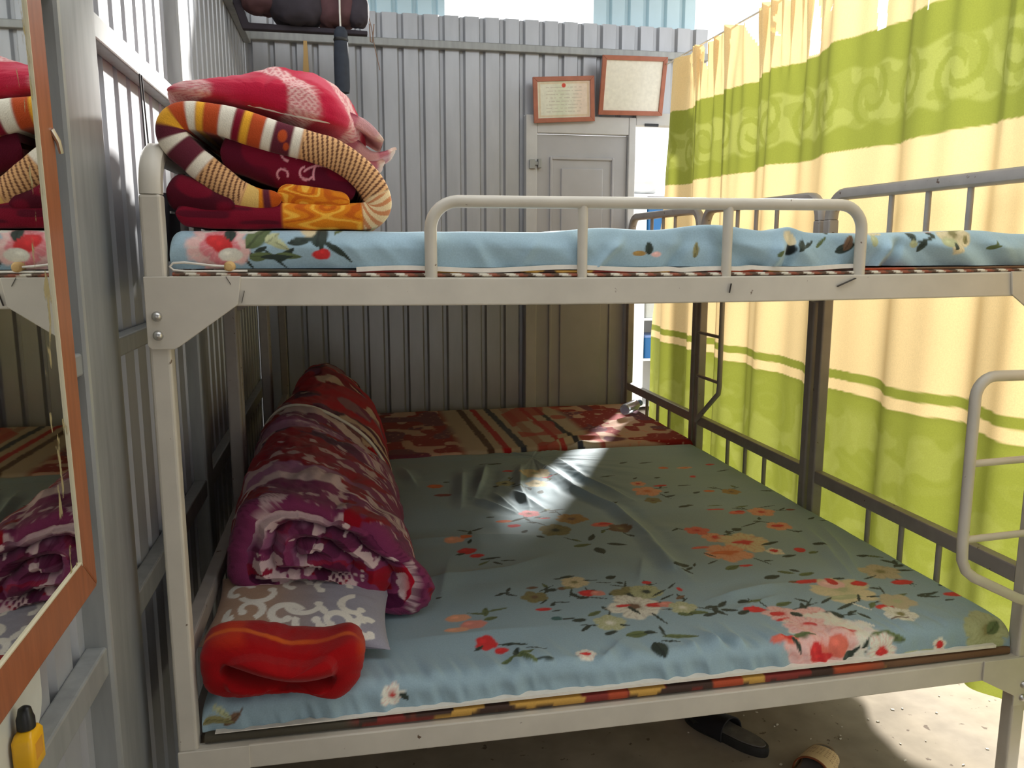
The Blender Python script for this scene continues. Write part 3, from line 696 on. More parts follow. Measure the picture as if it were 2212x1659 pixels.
UPPER_PRINT = [
  ('f',0.112,-0.015,0.062,'pinkL','white'), ('f',0.112,-0.015,0.04,'pinkd','pinkL'), ('b',0.106,-0.009,0.018,0.014,'red'), ('b',0.116,-0.018,0.018,0.016,'red'), ('b',0.13,-0.035,0.022,0.012,'white'), ('b',0.096,0.025,0.02,0.012,'white'),
  ('l',0.182,0.004,0.07,0.036,50,'g'), ('l',0.13,0.008,0.035,0.022,95,'d'), ('l',0.215,-0.013,0.05,0.018,-30,'oliveL'), ('l',0.206,-0.004,0.03,0.02,40,'oliveL'), ('l',0.259,-0.009,0.05,0.016,10,'d'), ('l',0.292,0.009,0.06,0.036,80,'d'),
  ('l',0.298,-0.012,0.04,0.01,75,'d'), ('l',0.317,-0.022,0.05,0.01,-40,'d'), ('l',0.336,-0.033,0.05,0.008,-45,'d'), ('l',0.33,0.016,0.03,0.01,50,'g'), ('b',0.296,-0.035,0.018,0.01,'red'), ('b',0.3,-0.033,0.012,0.01,'red'),
  ('l',0.235,-0.037,0.05,0.012,-5,'g'), ('l',0.188,-0.037,0.05,0.014,0,'g'), ('l',0.213,-0.039,0.06,0.01,0,'d'), ('b',0.166,0.024,0.03,0.012,'oliveL'), ('b',0.161,0.015,0.02,0.008,'white'), ('b',0.273,0.016,0.016,0.018,'cream'),
  ('l',0.187,0.032,0.06,0.012,30,'g'), ('b',0.478,0.033,0.03,0.006,'pinkL'), ('b',0.588,0.036,0.03,0.006,'pinkL'), ('l',0.954,-0.022,0.028,0.018,90,'d'), ('b',0.932,-0.033,0.016,0.006,'ochre'), ('l',1.057,-0.026,0.035,0.014,80,'olive'),
  ('b',0.972,-0.035,0.012,0.006,'pinkL'), ('b',1.269,-0.024,0.013,0.014,'black'), ('b',1.27,-0.005,0.014,0.012,'cream'), ('l',1.295,-0.017,0.03,0.016,60,'d'), ('l',1.347,-0.01,0.04,0.008,40,'g'), ('l',1.37,0.023,0.03,0.01,70,'d'),
  ('l',1.239,-0.034,0.02,0.01,40,'g'), ('l',1.406,-0.022,0.05,0.02,20,'d'), ('l',1.414,-0.01,0.04,0.02,60,'brown'), ('l',1.314,-0.015,0.03,0.008,30,'d'), ('b',1.454,0.028,0.02,0.014,'pinkL'), ('b',1.433,0.032,0.02,0.012,'pinkL'),
  ('f',1.482,0.025,0.022,'cream','olive'), ('b',1.476,-0.005,0.008,0.014,'oliveL'), ('l',1.572,0.007,0.034,0.02,-75,'d'), ('b',1.574,-0.013,0.01,0.01,'oliveL'), ('b',1.623,0.028,0.02,0.007,'red'), ('l',1.621,0.01,0.024,0.014,-60,'d'),
  ('f',1.678,0.008,0.045,'cream','olive'), ('b',1.658,-0.01,0.022,0.01,'oliveL'), ('b',1.69,0.024,0.02,0.01,'olive'), ('b',1.594,0.026,0.016,0.008,'olive'), ('l',1.671,-0.018,0.02,0.012,60,'d'), ('l',1.705,-0.005,0.02,0.012,60,'olive'),
  ('l',1.771,-0.02,0.03,0.01,10,'g'), ('l',1.776,-0.015,0.02,0.006,60,'g'), ('b',1.541,0.033,0.01,0.006,'salmon'),
]
RIDGES = [
  ( [(1.135, 1.732), (1.168, 1.297), (1.25, 1.047), (1.26, 0.751), (1.234, 0.479)] , 0.016 , 0.022 ),
  ( [(1.223, 1.755), (1.248, 1.412), (1.343, 1.112)] , 0.014 , 0.018 ),
  ( [(0.896, 1.701), (0.832, 1.429), (0.777, 1.255)] , 0.016 , 0.02 ),
  ( [(0.777, 1.255), (0.887, 1.067)] , 0.012 , 0.022 ),
  ( [(1.04, 1.672), (0.969, 1.337), (0.953, 1.107)] , 0.012 , 0.016 ),
  ( [(0.79, 1.647), (0.716, 1.154)] , 0.012 , 0.02 ),
  ( [(0.548, 1.733), (0.582, 1.447)] , 0.008 , 0.02 ),
  ( [(0.926, 1.346), (1.003, 1.07)] , 0.01 , 0.018 ),
  ( [(0.863, 1.297), (0.902, 1.064)] , 0.008 , 0.016 ),
  ( [(1.801, 0.733), (1.754, 0.525), (1.687, 0.286)] , 0.009 , 0.018 ),
  ( [(1.853, 0.723), (1.786, 0.479), (1.721, 0.312)] , 0.009 , 0.018 ),
  ( [(0.429, 0.533), (0.582, 0.542), (0.772, 0.572), (0.916, 0.655)] , 0.008 , 0.035 ),
  ( [(0.445, 0.851), (0.753, 0.854), (0.897, 0.824)] , 0.006 , 0.03 ),
  ( [(0.4, 0.187), (0.584, 0.186), (0.81, 0.189)] , 0.006 , 0.04 ),
  ( [(0.824, -0.039), (0.941, 0.09)] , 0.008 , 0.012 ),
  ( [(0.855, -0.055), (0.917, 0.005)] , 0.007 , 0.01 ),
  ( [(0.899, -0.064), (0.973, -0.007)] , 0.006 , 0.01 ),
  ( [(1.211, 0.121), (1.22, -0.046), (1.239, -0.133)] , 0.011 , 0.014 ),
  ( [(1.146, 0.109), (1.17, -0.057), (1.19, -0.123)] , 0.01 , 0.014 ),
  ( [(1.104, 0.069), (1.091, -0.062)] , 0.009 , 0.012 ),
  ( [(1.254, 0.264), (1.496, 0.318)] , 0.012 , 0.025 ),
  ( [(1.283, 0.192), (1.447, 0.255)] , 0.008 , 0.016 ),
  ( [(1.244, 0.711), (1.251, 0.374)] , 0.008 , 0.03 ),
  ( [(1.101, 0.404), (1.188, 0.6)] , 0.004 , 0.02 ),
  ( [(0.552, 0.391), (0.612, 0.678)] , 0.005 , 0.03 ),
  ( [(0.768, -0.018), (0.84, 0.053)] , 0.004 , 0.014 ),
]


Y0L = 0.008
def wr_lower(X, Y, S, HY, HX):
    r0 = np.hypot(X - 1.12, Y - 1.80); a0 = np.arctan2(Y - 1.80, X - 1.12)
    dz = ridges(X, Y, RIDGES) + .006 * (fbm(X * 5, Y * 5, 2) - .5) + .010 * (fbm(a0 * 7, r0 * 1.5, 12) - .5) * sm(.9, .3, r0)
    dz = dz + .006 * (fbm(X * 3 + Y * 9, Y * 2 - X * 2, 14) - .5) * sm(.2, .6, X)
    # gathers along the front edge, running down over it
    g = (fbm(X * 38 + S * 10, S * 5, 5, 2) - .5) * sm(.16, .0, S) * (.5 + .9 * vn(X * 4, S * 0, 9))
    dz = dz + g * .020
    dy = g * .022 * sm(1.0, .3, HY) - .012 * sm(1, 0, HY) * sm(1.2, .6, X) * 0
    return dz, dy
def pt_lower(X, S, HY):
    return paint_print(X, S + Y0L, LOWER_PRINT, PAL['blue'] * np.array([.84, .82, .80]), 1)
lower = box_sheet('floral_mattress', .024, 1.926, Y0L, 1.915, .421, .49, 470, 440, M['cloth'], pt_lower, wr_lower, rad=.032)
tag(lower, 'wide mattress in a rumpled sky blue floral sheet on the lower beds', 'mattress')
MB().prism([(.05, .4225), (.40, .4225), (.6, .424), (1.88, .424), (1.88, .431), (.6, .431), (.40, .426), (.05, .424)], 'y', -.004, .03).build('white_hem', M['white_cloth'], lower)

UR = []
random.seed(5)
def wr_upper(X, Y, S, HY, HX):
    dz = .006 * (fbm(X * 6, Y * 6, 3) - .5) + .018 * np.exp(-((X - 1.10) / .10) ** 2) * (1 - sm(.0, .25, S) * .5) + .010 * np.exp(-((X - .86) / .09) ** 2) + .004 * sm(.5, .2, X) * 0
    dz = dz + .012 * np.exp(-((X - 1.27 - .3 * (Y)) / .03) ** 2) + .012 * np.exp(-((X - 1.72) / .08) ** 2) * .6
    diag = (vn(X * 13 + S * 22, S * 4, 7) - .5) * .020 + (vn(X * 30 + S * 30, S * 8, 8) - .5) * .010
    amp = .35 + .9 * sm(.45, 1.0, X)
    fr = sm(1.0, .5, HY)
    for cx, sl, a, w in ((.87, .9, .012, .012), (1.02, .5, -.010, .014), (1.24, .35, .014, .012), (1.27, .2, -.012, .010), (1.50, .5, .012, .010), (1.53, .4, -.012, .012), (.60, -.5, .010, .014), (.70, .5, .008, .012), (.42, -.9, .007, .014), (.36, -.9, .007, .012)):
        diag = diag + a * np.exp(-((X - cx - sl * (S + .03)) / w) ** 2)
    dy = -(diag * amp) * fr - .010 * fr * np.sin(np.clip((S + .06) / .09, 0, 1) * math.pi)
    return dz, dy
def pt_upper(X, S, HY):
    return paint_print(X, S, UPPER_PRINT, PAL['blue'], 2)
upper = box_sheet('floral_mattress', .024, 1.926, .012, .93, 1.356, 1.426, 640, 90, M['cloth'], pt_upper, wr_upper, rad=.022, dense_front=34)
tag(upper, 'thin mattress in sky blue floral sheet on the nearest top bunk', 'mattress')
hem = []
for i in range(41):
    x = .36 + (1.42 - .36) * i / 40
    hem.append((x, 1.353 + .003 * math.sin(i * .5) - (.004 if 24 < i < 31 else 0)))
MB().prism([(x, z - .004) for x, z in hem] + [(x, z + .005) for x, z in hem[::-1]], 'y', -.003, .03).build('white_hem', M['white_cloth'], upper)

# mats under the mattresses, with dashed binding along the edge
def binding(name, x0, x1, z, y, pal, dash, h=.008, parent=None, sag=.006, depth=.9, yb=.9):
    nx = 700
    xs = np.linspace(x0, x1, nx); prof = np.array([(yb, -h), (y + .004, -h), (y, -h * .6), (y, h * .6), (y + .004, h), (yb, h)])
    X = np.repeat(xs[None], len(prof), 0); Y = np.repeat(prof[:, :1], nx, 1)
    Z = z + np.repeat(prof[:, 1:], nx, 1) - sag * np.sin((X - x0) / (x1 - x0) * math.pi)
    C = pal(X, Z - z)
    o = grid_obj(name, np.stack([X, Y, Z], -1), C, M['cloth'], parent)
    return o
def pal_mat(X, Z):
    k = np.floor(X / .018 + .3 * Z / .004).astype(int)
    C = np.where((k % 3 == 0)[..., None], np.array(lin(222, 214, 196)), np.where((k % 3 == 1)[..., None], np.array(lin(150, 84, 62)), np.array(lin(92, 70, 54))))
    return C
mat_u = binding('sleeping_mat', .028, 1.92, 1.3465, -.008, pal_mat, 0, .0035)
tag(mat_u, 'thin brown sleeping mat with dashed white edge under the top mattress', 'mat')
# folded-over end of the mat at the left
fold = [(.16, 1.352), (.05, 1.352), (.030, 1.354), (.024, 1.3605), (.030, 1.367), (.05, 1.368), (.10, 1.362), (.13, 1.360)]
MB().tube([(a, -.004, b) for a, b in fold], .0022, 8).build('folded_edge', M['white_cloth'], mat_u, smooth=True)
MB().lathe([(.0, -.012), (.006, -.011), (.010, -.004), (.010, .02), (.0, .021)], 14, (.128, 0, 1.360), 'y').build('rolled_corner', M['tan'], mat_u, smooth=True)
def pal_quilt(X, Z):
    n = fbm(X * 22, Z * 90, 6)
    C = np.broadcast_to(np.array(lin(124, 40, 32)), X.shape + (3,)).copy()
    C = mixc(C, lin(190, 146, 66), sm(.55, .58, vn(X * 16, Z * 40, 3)))
    C = mixc(C, lin(58, 36, 26), sm(.62, .66, vn(X * 26, Z * 60, 5)))
    C = mixc(C, lin(168, 68, 34), sm(.66, .70, vn(X * 11, Z * 0, 8)))
    C = mixc(C, lin(110, 78, 54), sm(1.5, 1.62, X))
    C = mixc(C, lin(70, 64, 50), sm(.36, .30, X))
    return C
ql = binding('underlay_quilt', .03, 1.92, .4115, -.006, pal_quilt, 0, .0085, sag=.004)
tag(ql, 'red and yellow patterned quilt edge showing under the lower mattress', 'quilt')
qu = binding('underlay_quilt', .10, 1.92, 1.353, -.002, pal_quilt, 0, .0028)
tag(qu, 'dark red patterned quilt edge showing under the top mattress', 'quilt')

# striped floral blanket covering the far lower bed
def wr_str(X, Y, S, HY, HX):
    return .004 * (fbm(X * 6, Y * 6, 4) - .5) + ridges(X, Y, [([(1.20, 1.90), (1.36, 2.02), (1.60, 2.02)], .016, .02), ([(1.28, 1.88), (1.45, 1.95)], .012, .016), ([(1.3, 2.1), (1.7, 2.25)], .010, .02), ([(1.5, 2.2), (1.85, 2.5)], .010, .02)]), X * 0 - .03 * np.sin(X * 3.1) * sm(.5, .0, S)
def pt_str(X, S, HY):
    C = np.broadcast_to(np.array(lin(186, 170, 150)), X.shape + (3,)).copy()
    n = fbm(X * 14, S * 14, 7); u = X + .02 * S + (vn(X * 40, S * 40, 1) - .5) * .008
    flo = sm(.86, .80, X) + sm(1.44, 1.50, X)
    F = np.broadcast_to(np.array(lin(150, 40, 40)), X.shape + (3,)).copy()
    F = mixc(F, lin(206, 170, 150), sm(.60, .64, vn(X * 16, S * 16, 3)))
    F = mixc(F, lin(118, 62, 80), sm(.62, .66, vn(X * 9, S * 9, 9)))
    F = mixc(F, lin(214, 150, 130), sm(.86, .9, vn(X * 70, S * 70, 12)))
    C = C * (1 - np.clip(flo, 0, 1)[..., None]) + F * np.clip(flo, 0, 1)[..., None]
    for x0, w, col in ((.955, .034, (92, 66, 56)), (1.028, .034, (176, 36, 46)), (1.108, .034, (62, 68, 88)), (1.20, .045, (170, 132, 116)), (1.30, .026, (176, 60, 60)), (1.38, .028, (60, 62, 74))):
        C = mixc(C, lin(*col), sm(w * .6, w * .45, np.abs(u - x0)))
    C = mixc(C, lin(176, 60, 60), sm(.5, .56, vn(X * 10, S * 8, 21)) * (X > 1.14) * (X < 1.5) * .8)
    return C
sb = box_sheet('striped_blanket', .03, 1.925, 1.905, 2.86, .42, .505, 260, 150, M['fleece'], pt_str, wr_str, rad=.02)
tag(sb, 'red floral blanket with dark stripes spread over the far lower bed', 'blanket')

# ------------------------------------------------------------------ blankets, quilts, pillow
def catmull(pts, n):
    P = np.array(pts, float); m = len(P)
    t = np.linspace(0, m - 1, n); i = np.clip(np.floor(t).astype(int), 0, m - 2); f = (t - i)[:, None]
    g = lambda k: P[np.clip(k, 0, m - 1)]
    p0, p1, p2, p3 = g(i - 1), g(i), g(i + 1), g(i + 2)
    return .5 * ((2 * p1) + (-p0 + p2) * f + (2 * p0 - 5 * p1 + 4 * p2 - p3) * f ** 2 + (-p0 + 3 * p1 - 3 * p2 + p3) * f ** 3)

def closed_outline(pts, n):
    P = list(pts); Q = [P[-2], P[-1]] + P + [P[0], P[1]]
    full = catmull(Q, 40 * (len(Q) - 1) + 1)[80:-40]
    # resample by arclength, starting at the first point
    d = np.r_[0, np.cumsum(np.hypot(*np.diff(full, axis=0).T))]
    s = np.linspace(0, d[-1], n + 1)[:-1]
    return np.stack([np.interp(s, d, full[:, 0]), np.interp(s, d, full[:, 1])], -1)

def ribbon(name, pts, thick, y0, y1, colfn, mat, parent, n=420, wob=.004, seed=0, lean=None):
    """thick folded layer of cloth: path in the x-z plane, running back from y0 to y1, with a soft rounded front edge"""
    P = catmull(pts, n); d = np.r_[0, np.cumsum(np.hypot(*np.diff(P, axis=0).T))]
    T = np.gradient(P, axis=0); T /= np.linalg.norm(T, axis=1)[:, None] + 1e-9
    N = np.stack([-T[:, 1], T[:, 0]], -1)
    th = np.interp(np.linspace(0, 1, n), np.linspace(0, 1, len(thick)), thick) / 2
    e = np.linspace(0, 1, n); th = th * np.sqrt(np.clip(1 - (np.clip((d.max() * .0 + .02 - d), 0, 1) / .02) ** 2, .02, 1)) * np.sqrt(np.clip(1 - (np.clip((d - d.max() + .02), 0, 1) / .02) ** 2, .02, 1))
    back = np.linspace(1, 0, 10)[:-1]
    prof = [(1, y) for y in back] + [(math.cos(a), -math.sin(a)) for a in np.linspace(0, math.pi, 44)] + [(-1, y) for y in back[::-1]]
    PX, PY, PZ, SS, W = [], [], [], [], []
    for c, v in prof:
        if v >= 0:
            yy = y0 + .6 * th + (y1 - y0) * v; k = np.full(n, float(c))
        else:
            yy = y0 + .6 * th * (1 + v); k = np.full(n, float(c))
        if c == 1 or c == -1: pass
        wv = (fbm(d * 18 + c, np.asarray(yy) * 9, seed) - .5) * wob * 2
        off = (th * k + wv)
        lx = 0 if lean is None else lean * (np.asarray(yy) - y0)
        PX.append(P[:, 0] + N[:, 0] * off + lx); PZ.append(P[:, 1] + N[:, 1] * off); PY.append(yy + (vn(d * 25, 0 * d, seed + 2) - .5) * wob * 1.5); SS.append(d); W.append(k)
    X, Y, Z = np.array(PX), np.array(PY), np.array(PZ)
    C = colfn(np.array(SS), np.array(W), X, Y, Z, d.max())
    return grid_obj(name, np.stack([X, Y, Z], -1), C, mat, parent, flip=True)

def bundle(name, outlines, ys, cap_c, capfn, colfn, mat, parent=None, nt=220, ny=90, nr=60, rnd=.03, wob=.006, seed=0, xmin=None):
    """soft solid lofted along y through closed x-z outlines; front end cap gets relief from capfn"""
    O = np.array([closed_outline(o, nt) for o in outlines])
    yy = np.linspace(ys[0], ys[-1], ny); k = np.interp(yy, ys, np.arange(len(ys)))
    i = np.clip(np.floor(k).astype(int), 0, len(ys) - 2) if len(ys) > 1 else np.zeros(ny, int); f = (k - i); f = (f * f * (3 - 2 * f))[:, None, None]
    B = O[i] * (1 - f) + O[np.minimum(i + 1, len(O) - 1)] * f
    cen = B.mean(1, keepdims=True)
    dd = np.minimum(yy - yy[0], yy[-1] - yy); sc = 1 - .22 * (1 - np.sqrt(np.clip(1 - (1 - np.clip(dd / rnd, 0, 1)) ** 2, 0, 1)))
    sc = np.where(dd < rnd, 1 - (1 - np.sqrt(np.clip(1 - (1 - dd / rnd) ** 2, 0, 1))) * rnd / .16, 1)
    B = cen + (B - cen) * sc[:, None, None]
    U = np.linspace(0, 1, nt, endpoint=False)
    u2, y2 = np.meshgrid(U, yy)
    ang = u2 * 2 * math.pi
    w = (fbm(np.cos(ang) * 2.2 + 5, y2 * 8 + np.sin(ang) * 2.2, seed) - .5) * 2 * wob + (fbm(np.cos(ang) * 7 + 5, y2 * 16 + np.sin(ang) * 7, seed + 5) - .5) * wob
    dirn = (B - cen); dirn /= np.linalg.norm(dirn, axis=2, keepdims=True) + 1e-9
    B = B + dirn * w[..., None]
    if xmin is not None:
        bx = B[..., 0]; B[..., 0] = np.where(bx > xmin + .12, bx, xmin + .012 * np.log1p(np.exp(np.clip((bx - xmin) / .012, -30, 12))))
    body = np.stack([B[..., 0], y2, B[..., 1]], -1)
    cc = np.array(cap_c)
    r = np.linspace(0, 1, nr)[:-1]; r2, uu = np.meshgrid(r, U, indexing='ij')
    ring = B[0][None]; CP = cc[None, None] + (ring - cc[None, None]) * r2[..., None]
    capy = ys[0] + capfn(r2, uu, CP[..., 0], CP[..., 1]) * np.clip((1 - r2) * 9, 0, 1)
    cap = np.stack([CP[..., 0], capy, CP[..., 1]], -1)
    re = np.linspace(1, 0, 8)[1:]
    endc = B[-1].mean(0); E = endc[None, None] + (B[-1][None] - endc) * re[:, None, None]
    end = np.stack([E[..., 0], np.full(E.shape[:2], ys[-1]) + .0 * E[..., 0], E[..., 1]], -1)
    P = np.concatenate([cap, body, end], 0)
    Cb = colfn('cap', uu, r2, cap[..., 0], cap[..., 1], cap[..., 2]); Bc = colfn('body', u2, y2, body[..., 0], body[..., 1], body[..., 2])
    Ce = np.repeat(Bc[-1:], len(re), 0)
    return grid_obj(name, P, np.concatenate([Cb, Bc, Ce], 0), mat, parent, closed_u=True, flip=True)

A = lambda *c: np.array(lin(*c))

# ---- top bunk: folded maroon and orange quilt
tq = empty('folded_quilt', (.22, .3, 1.43))
tag(tq, 'thick maroon, orange and tan striped quilt folded up on the top bunk', 'quilt')
MAR, MARD, ORG, ORGD, TAN, DRK, WHT, PUR, YEL, RST = A(128, 18, 42), A(70, 16, 34), A(226, 134, 30), A(196, 88, 24), A(222, 172, 120), A(86, 44, 34), A(232, 224, 206), A(96, 36, 50), A(236, 172, 52), A(188, 78, 38)
def band(C, s, a, b, col):
    return mixc(C, col, sm(a - .003, a + .003, s) * sm(b + .003, b - .003, s))
def col_loop(s, w, X, Y, Z, L):
    C = np.broadcast_to(MAR, s.shape + (3,)).copy()
    C = band(C, s, -.01, .030, ORGD); C = band(C, s, .02, .034, PUR)
    C = band(C, s, .034, .07, ORG); C = mixc(C, A(230, 190, 110), sm(.55, .62, vn(s * 60, Y * 30, 2)) * sm(.034, .04, s) * sm(.075, .07, s))
    # tan with fine dark stripes
    C = band(C, s, .07, .155, TAN)
    st = (np.sin((s + .010 * w) * 2 * math.pi / .0095) > .35) * 1.0
    C = mixc(C, DRK, st * sm(.072, .076, s) * sm(.155, .150, s) * .9)
    C = band(C, s, .155, .175, WHT); C = band(C, s, .175, .215, PUR); C = band(C, s, .215, .232, WHT); C = band(C, s, .232, .250, PUR)
    C = band(C, s, .250, .268, YEL); C = band(C, s, .268, .288, RST); C = band(C, s, .288, .304, WHT); C = band(C, s, .304, .318, YEL); C = band(C, s, .318, .345, RST)
    C = band(C, s, .345, .370, WHT); C = band(C, s, .370, .385, MAR); C = band(C, s, .385, .400, YEL); C = band(C, s, .400, .425, RST); C = band(C, s, .425, .443, WHT); C = band(C, s, .443, .478, PUR); C = band(C, s, .478, .495, WHT)
    dots = sm(.010, .007, np.hypot(s - .460, (w - .1) * .02)) + sm(.006, .004, np.hypot(s - .47, (w + .5) * .02))
    C = mixc(C, RST, dots)
    C = band(C, s, .495, .680, TAN)
    st = (np.sin((s + .008 * w) * 2 * math.pi / .0092) > .3) * 1.0
    C = mixc(C, DRK, st * sm(.496, .50, s) * sm(.675, .665, s) * .9)
    C = band(C, s, .668, .730, A(232, 206, 160)); C = mixc(C, A(196, 110, 60), (np.sin((s * 2 + .02 * w) * 220) > .2) * sm(.668, .672, s) * sm(.735, .73, s) * .8)
    C = band(C, s, .730, .880, ORG); inn = sm(.73, .735, s) * sm(.88, .875, s)
    q_ = np.sin(np.hypot((s - .80) * 22, w * .5) * 4 + 11 * vn(s * 22, w * 1.6 + Y * 8, 4))
    C = mixc(C, A(250, 190, 72), sm(.55, .95, q_) * inn * .9); C = mixc(C, ORGD, sm(-.5, -.9, q_) * inn * .8)
    C = mixc(C, MARD, sm(.5, .62, vn(s * 20, w * 2 + Y * 10, 8)) * sm(.88, .89, s) * .7)
    return C
LOOP = [(.225, 1.487), (.185, 1.484), (.150, 1.492), (.112, 1.520), (.075, 1.552), (.040, 1.588), (.036, 1.618), (.062, 1.634), (.12, 1.628), (.18, 1.612), (.235, 1.596), (.285, 1.583), (.330, 1.568), (.372, 1.540), (.400, 1.502), (.406, 1.472), (.385, 1.456), (.33, 1.455), (.26, 1.455), (.18, 1.455), (.10, 1.456), (.035, 1.458)]
ribbon('outer_layer', LOOP, [.028, .042, .052, .056, .052, .054, .054, .052, .056, .060, .058, .056, .056, .058, .056, .05, .05, .05, .05, .05, .05, .05], .022, .62, col_loop, M['fleece'], tq, 520, .003, 1)
def col_in(s, w, X, Y, Z, L):
    C = np.broadcast_to(A(116, 14, 40), s.shape + (3,)).copy()
    C = mixc(C, A(60, 12, 32), sm(.5, .62, vn(X * 18, Z * 30 + Y * 6, 5)) * .6)
    # pale pink scrolls
    for cx, cz, r0, r1, a0, a1 in ((.243, 1.572, .018, .014, -40, 260), (.262, 1.545, .040, .04, 20, 100), (.228, 1.532, .010, .010, -30, 230), (.33, 1.530, .045, .045, 110, 190), (.30, 1.50, .05, .05, 60, 130), (.272, 1.535, .012, .012, 100, 330)):
        ang = np.degrees(np.arctan2(Z - cz, X - cx)) % 360; rr = np.hypot(X - cx, Z - cz)
        rad = r0 + (r1 - r0) * ang / 360
        inr = ((ang - a0) % 360) < ((a1 - a0) % 360)
        C = mixc(C, A(222, 150, 160), sm(.0026, .0012, np.abs(rr - rad)) * inr)
    return C
ribbon('inner_layer', [(.118, 1.575), (.18, 1.565), (.25, 1.540), (.32, 1.515), (.362, 1.497)], [.07, .085, .085, .07, .045], .040, .62, col_in, M['fleece'], tq, 300, .003, 3)
def col_or(s, w, X, Y, Z, L):
    C = np.broadcast_to(ORG, s.shape + (3,)).copy()
    q_ = np.sin(np.hypot((s - .05) * 26, w * .5 - .2) * 4 + 11 * vn(s * 24, w * 1.7 + Y * 8, 14))
    C = mixc(C, A(250, 192, 76), sm(.6, .95, q_) * .9); C = mixc(C, ORGD, sm(-.4, -.9, q_) * .8)
    return C
ribbon('orange_fold', [(.218, 1.497), (.255, 1.493), (.30, 1.487), (.352, 1.482)], [.040, .042, .040, .036], .028, .6, col_or, M['fleece'], tq, 220, .003, 5)
def col_ml(s, w, X, Y, Z, L):
    C = np.broadcast_to(A(112, 12, 36), s.shape + (3,)).copy()
    return mixc(C, A(50, 8, 24), sm(.5, .6, vn(X * 22, Z * 22, 18)) * .7)
ribbon('maroon_fold', [(.022, 1.500), (.06, 1.492), (.105, 1.480), (.14, 1.472)], [.075, .066, .036, .02], .020, .6, col_ml, M['fleece'], tq, 160, .003, 7)

# ---- pink-red fleece on top of it
pb = empty('fleece_blanket', (.2, .3, 1.64))
tag(pb, 'crimson fleece blanket with pale lace print lying on top of the striped quilt', 'blanket')
def col_pk(part, u, v, X, Y, Z):
    C = np.broadcast_to(A(190, 30, 62), X.shape + (3,)).copy()
    C = mixc(C, A(214, 92, 112), sm(.45, .75, fbm(X * 9 + Y * 6, Y * 12, 31)) * .7)
    dia = X * 1.0 + Y * .55
    for c in (.10, .30, .44):
        lace = sm(.035, .02, np.abs(dia - c - .02 * vn(X * 30, Y * 30, 3)))
        dots = (np.sin(X * 520) * np.sin((Z + Y) * 520) < .1) * 1.0
        C = mixc(C, A(236, 196, 190), lace * (.35 + .55 * dots))
    edge = sm(.004, .001, np.abs(Y - .085)) if part == 'cap' else 0 * X
    C = mixc(C, A(226, 176, 140), edge)
    return C
pk_o1 = [(.018, 1.690), (.05, 1.705), (.12, 1.712), (.22, 1.712), (.30, 1.702), (.35, 1.662), (.352, 1.630), (.30, 1.636), (.22, 1.650), (.12, 1.670), (.05, 1.680)]
pk_o2 = [(.000, 1.69), (.04, 1.722), (.13, 1.745), (.22, 1.765), (.31, 1.745), (.38, 1.67), (.385, 1.60), (.30, 1.60), (.20, 1.62), (.10, 1.64), (.02, 1.655)]
bundle('body', [pk_o1, pk_o2, pk_o2, pk_o1], [.075, .24, .50, .64], (.2, 1.68), lambda r, u, x, z: -.012 * np.sqrt(np.clip(1 - r * r, 0, 1)), col_pk, M['fleece'], pb, 200, 80, 24, .03, .008, 21)
# pale piping along the front hem
hem = [(.030, .088, 1.692), (.06, .084, 1.684), (.12, .082, 1.674), (.2, .080, 1.657), (.27, .080, 1.643), (.32, .082, 1.636), (.345, .090, 1.640)]
MB().tube([tuple(p) for p in catmull(hem, 30)], .0022, 8).build('piping', M['white_cloth'], pb, smooth=True)
def col_fl(s, w, X, Y, Z, L):
    C = np.broadcast_to(A(196, 120, 132), s.shape + (3,)).copy()
    C = mixc(C, A(142, 60, 76), sm(.2, .8, w)); C = mixc(C, A(232, 206, 190), sm(L - .022, L - .010, s))
    return mixc(C, A(226, 190, 188), sm(.5, .7, vn(s * 30, Y * 20, 4)) * .6)
ribbon('corner_flap', [(.30, 1.648), (.35, 1.655), (.39, 1.64), (.425, 1.612)], [.022, .02, .018, .012], .14, .36, col_fl, M['fleece'], pb, 160, .006, 9)
ribbon('corner_flap', [(.30, 1.625), (.355, 1.612), (.40, 1.585), (.452, 1.600)], [.03, .03, .024, .010], .17, .34, col_fl, M['fleece'], pb, 160, .008, 12)
ribbon('corner_flap', [(.36, 1.585), (.40, 1.570), (.43, 1.575)], [.03, .026, .016], .19, .34, col_fl, M['fleece'], pb, 120, .008, 15)

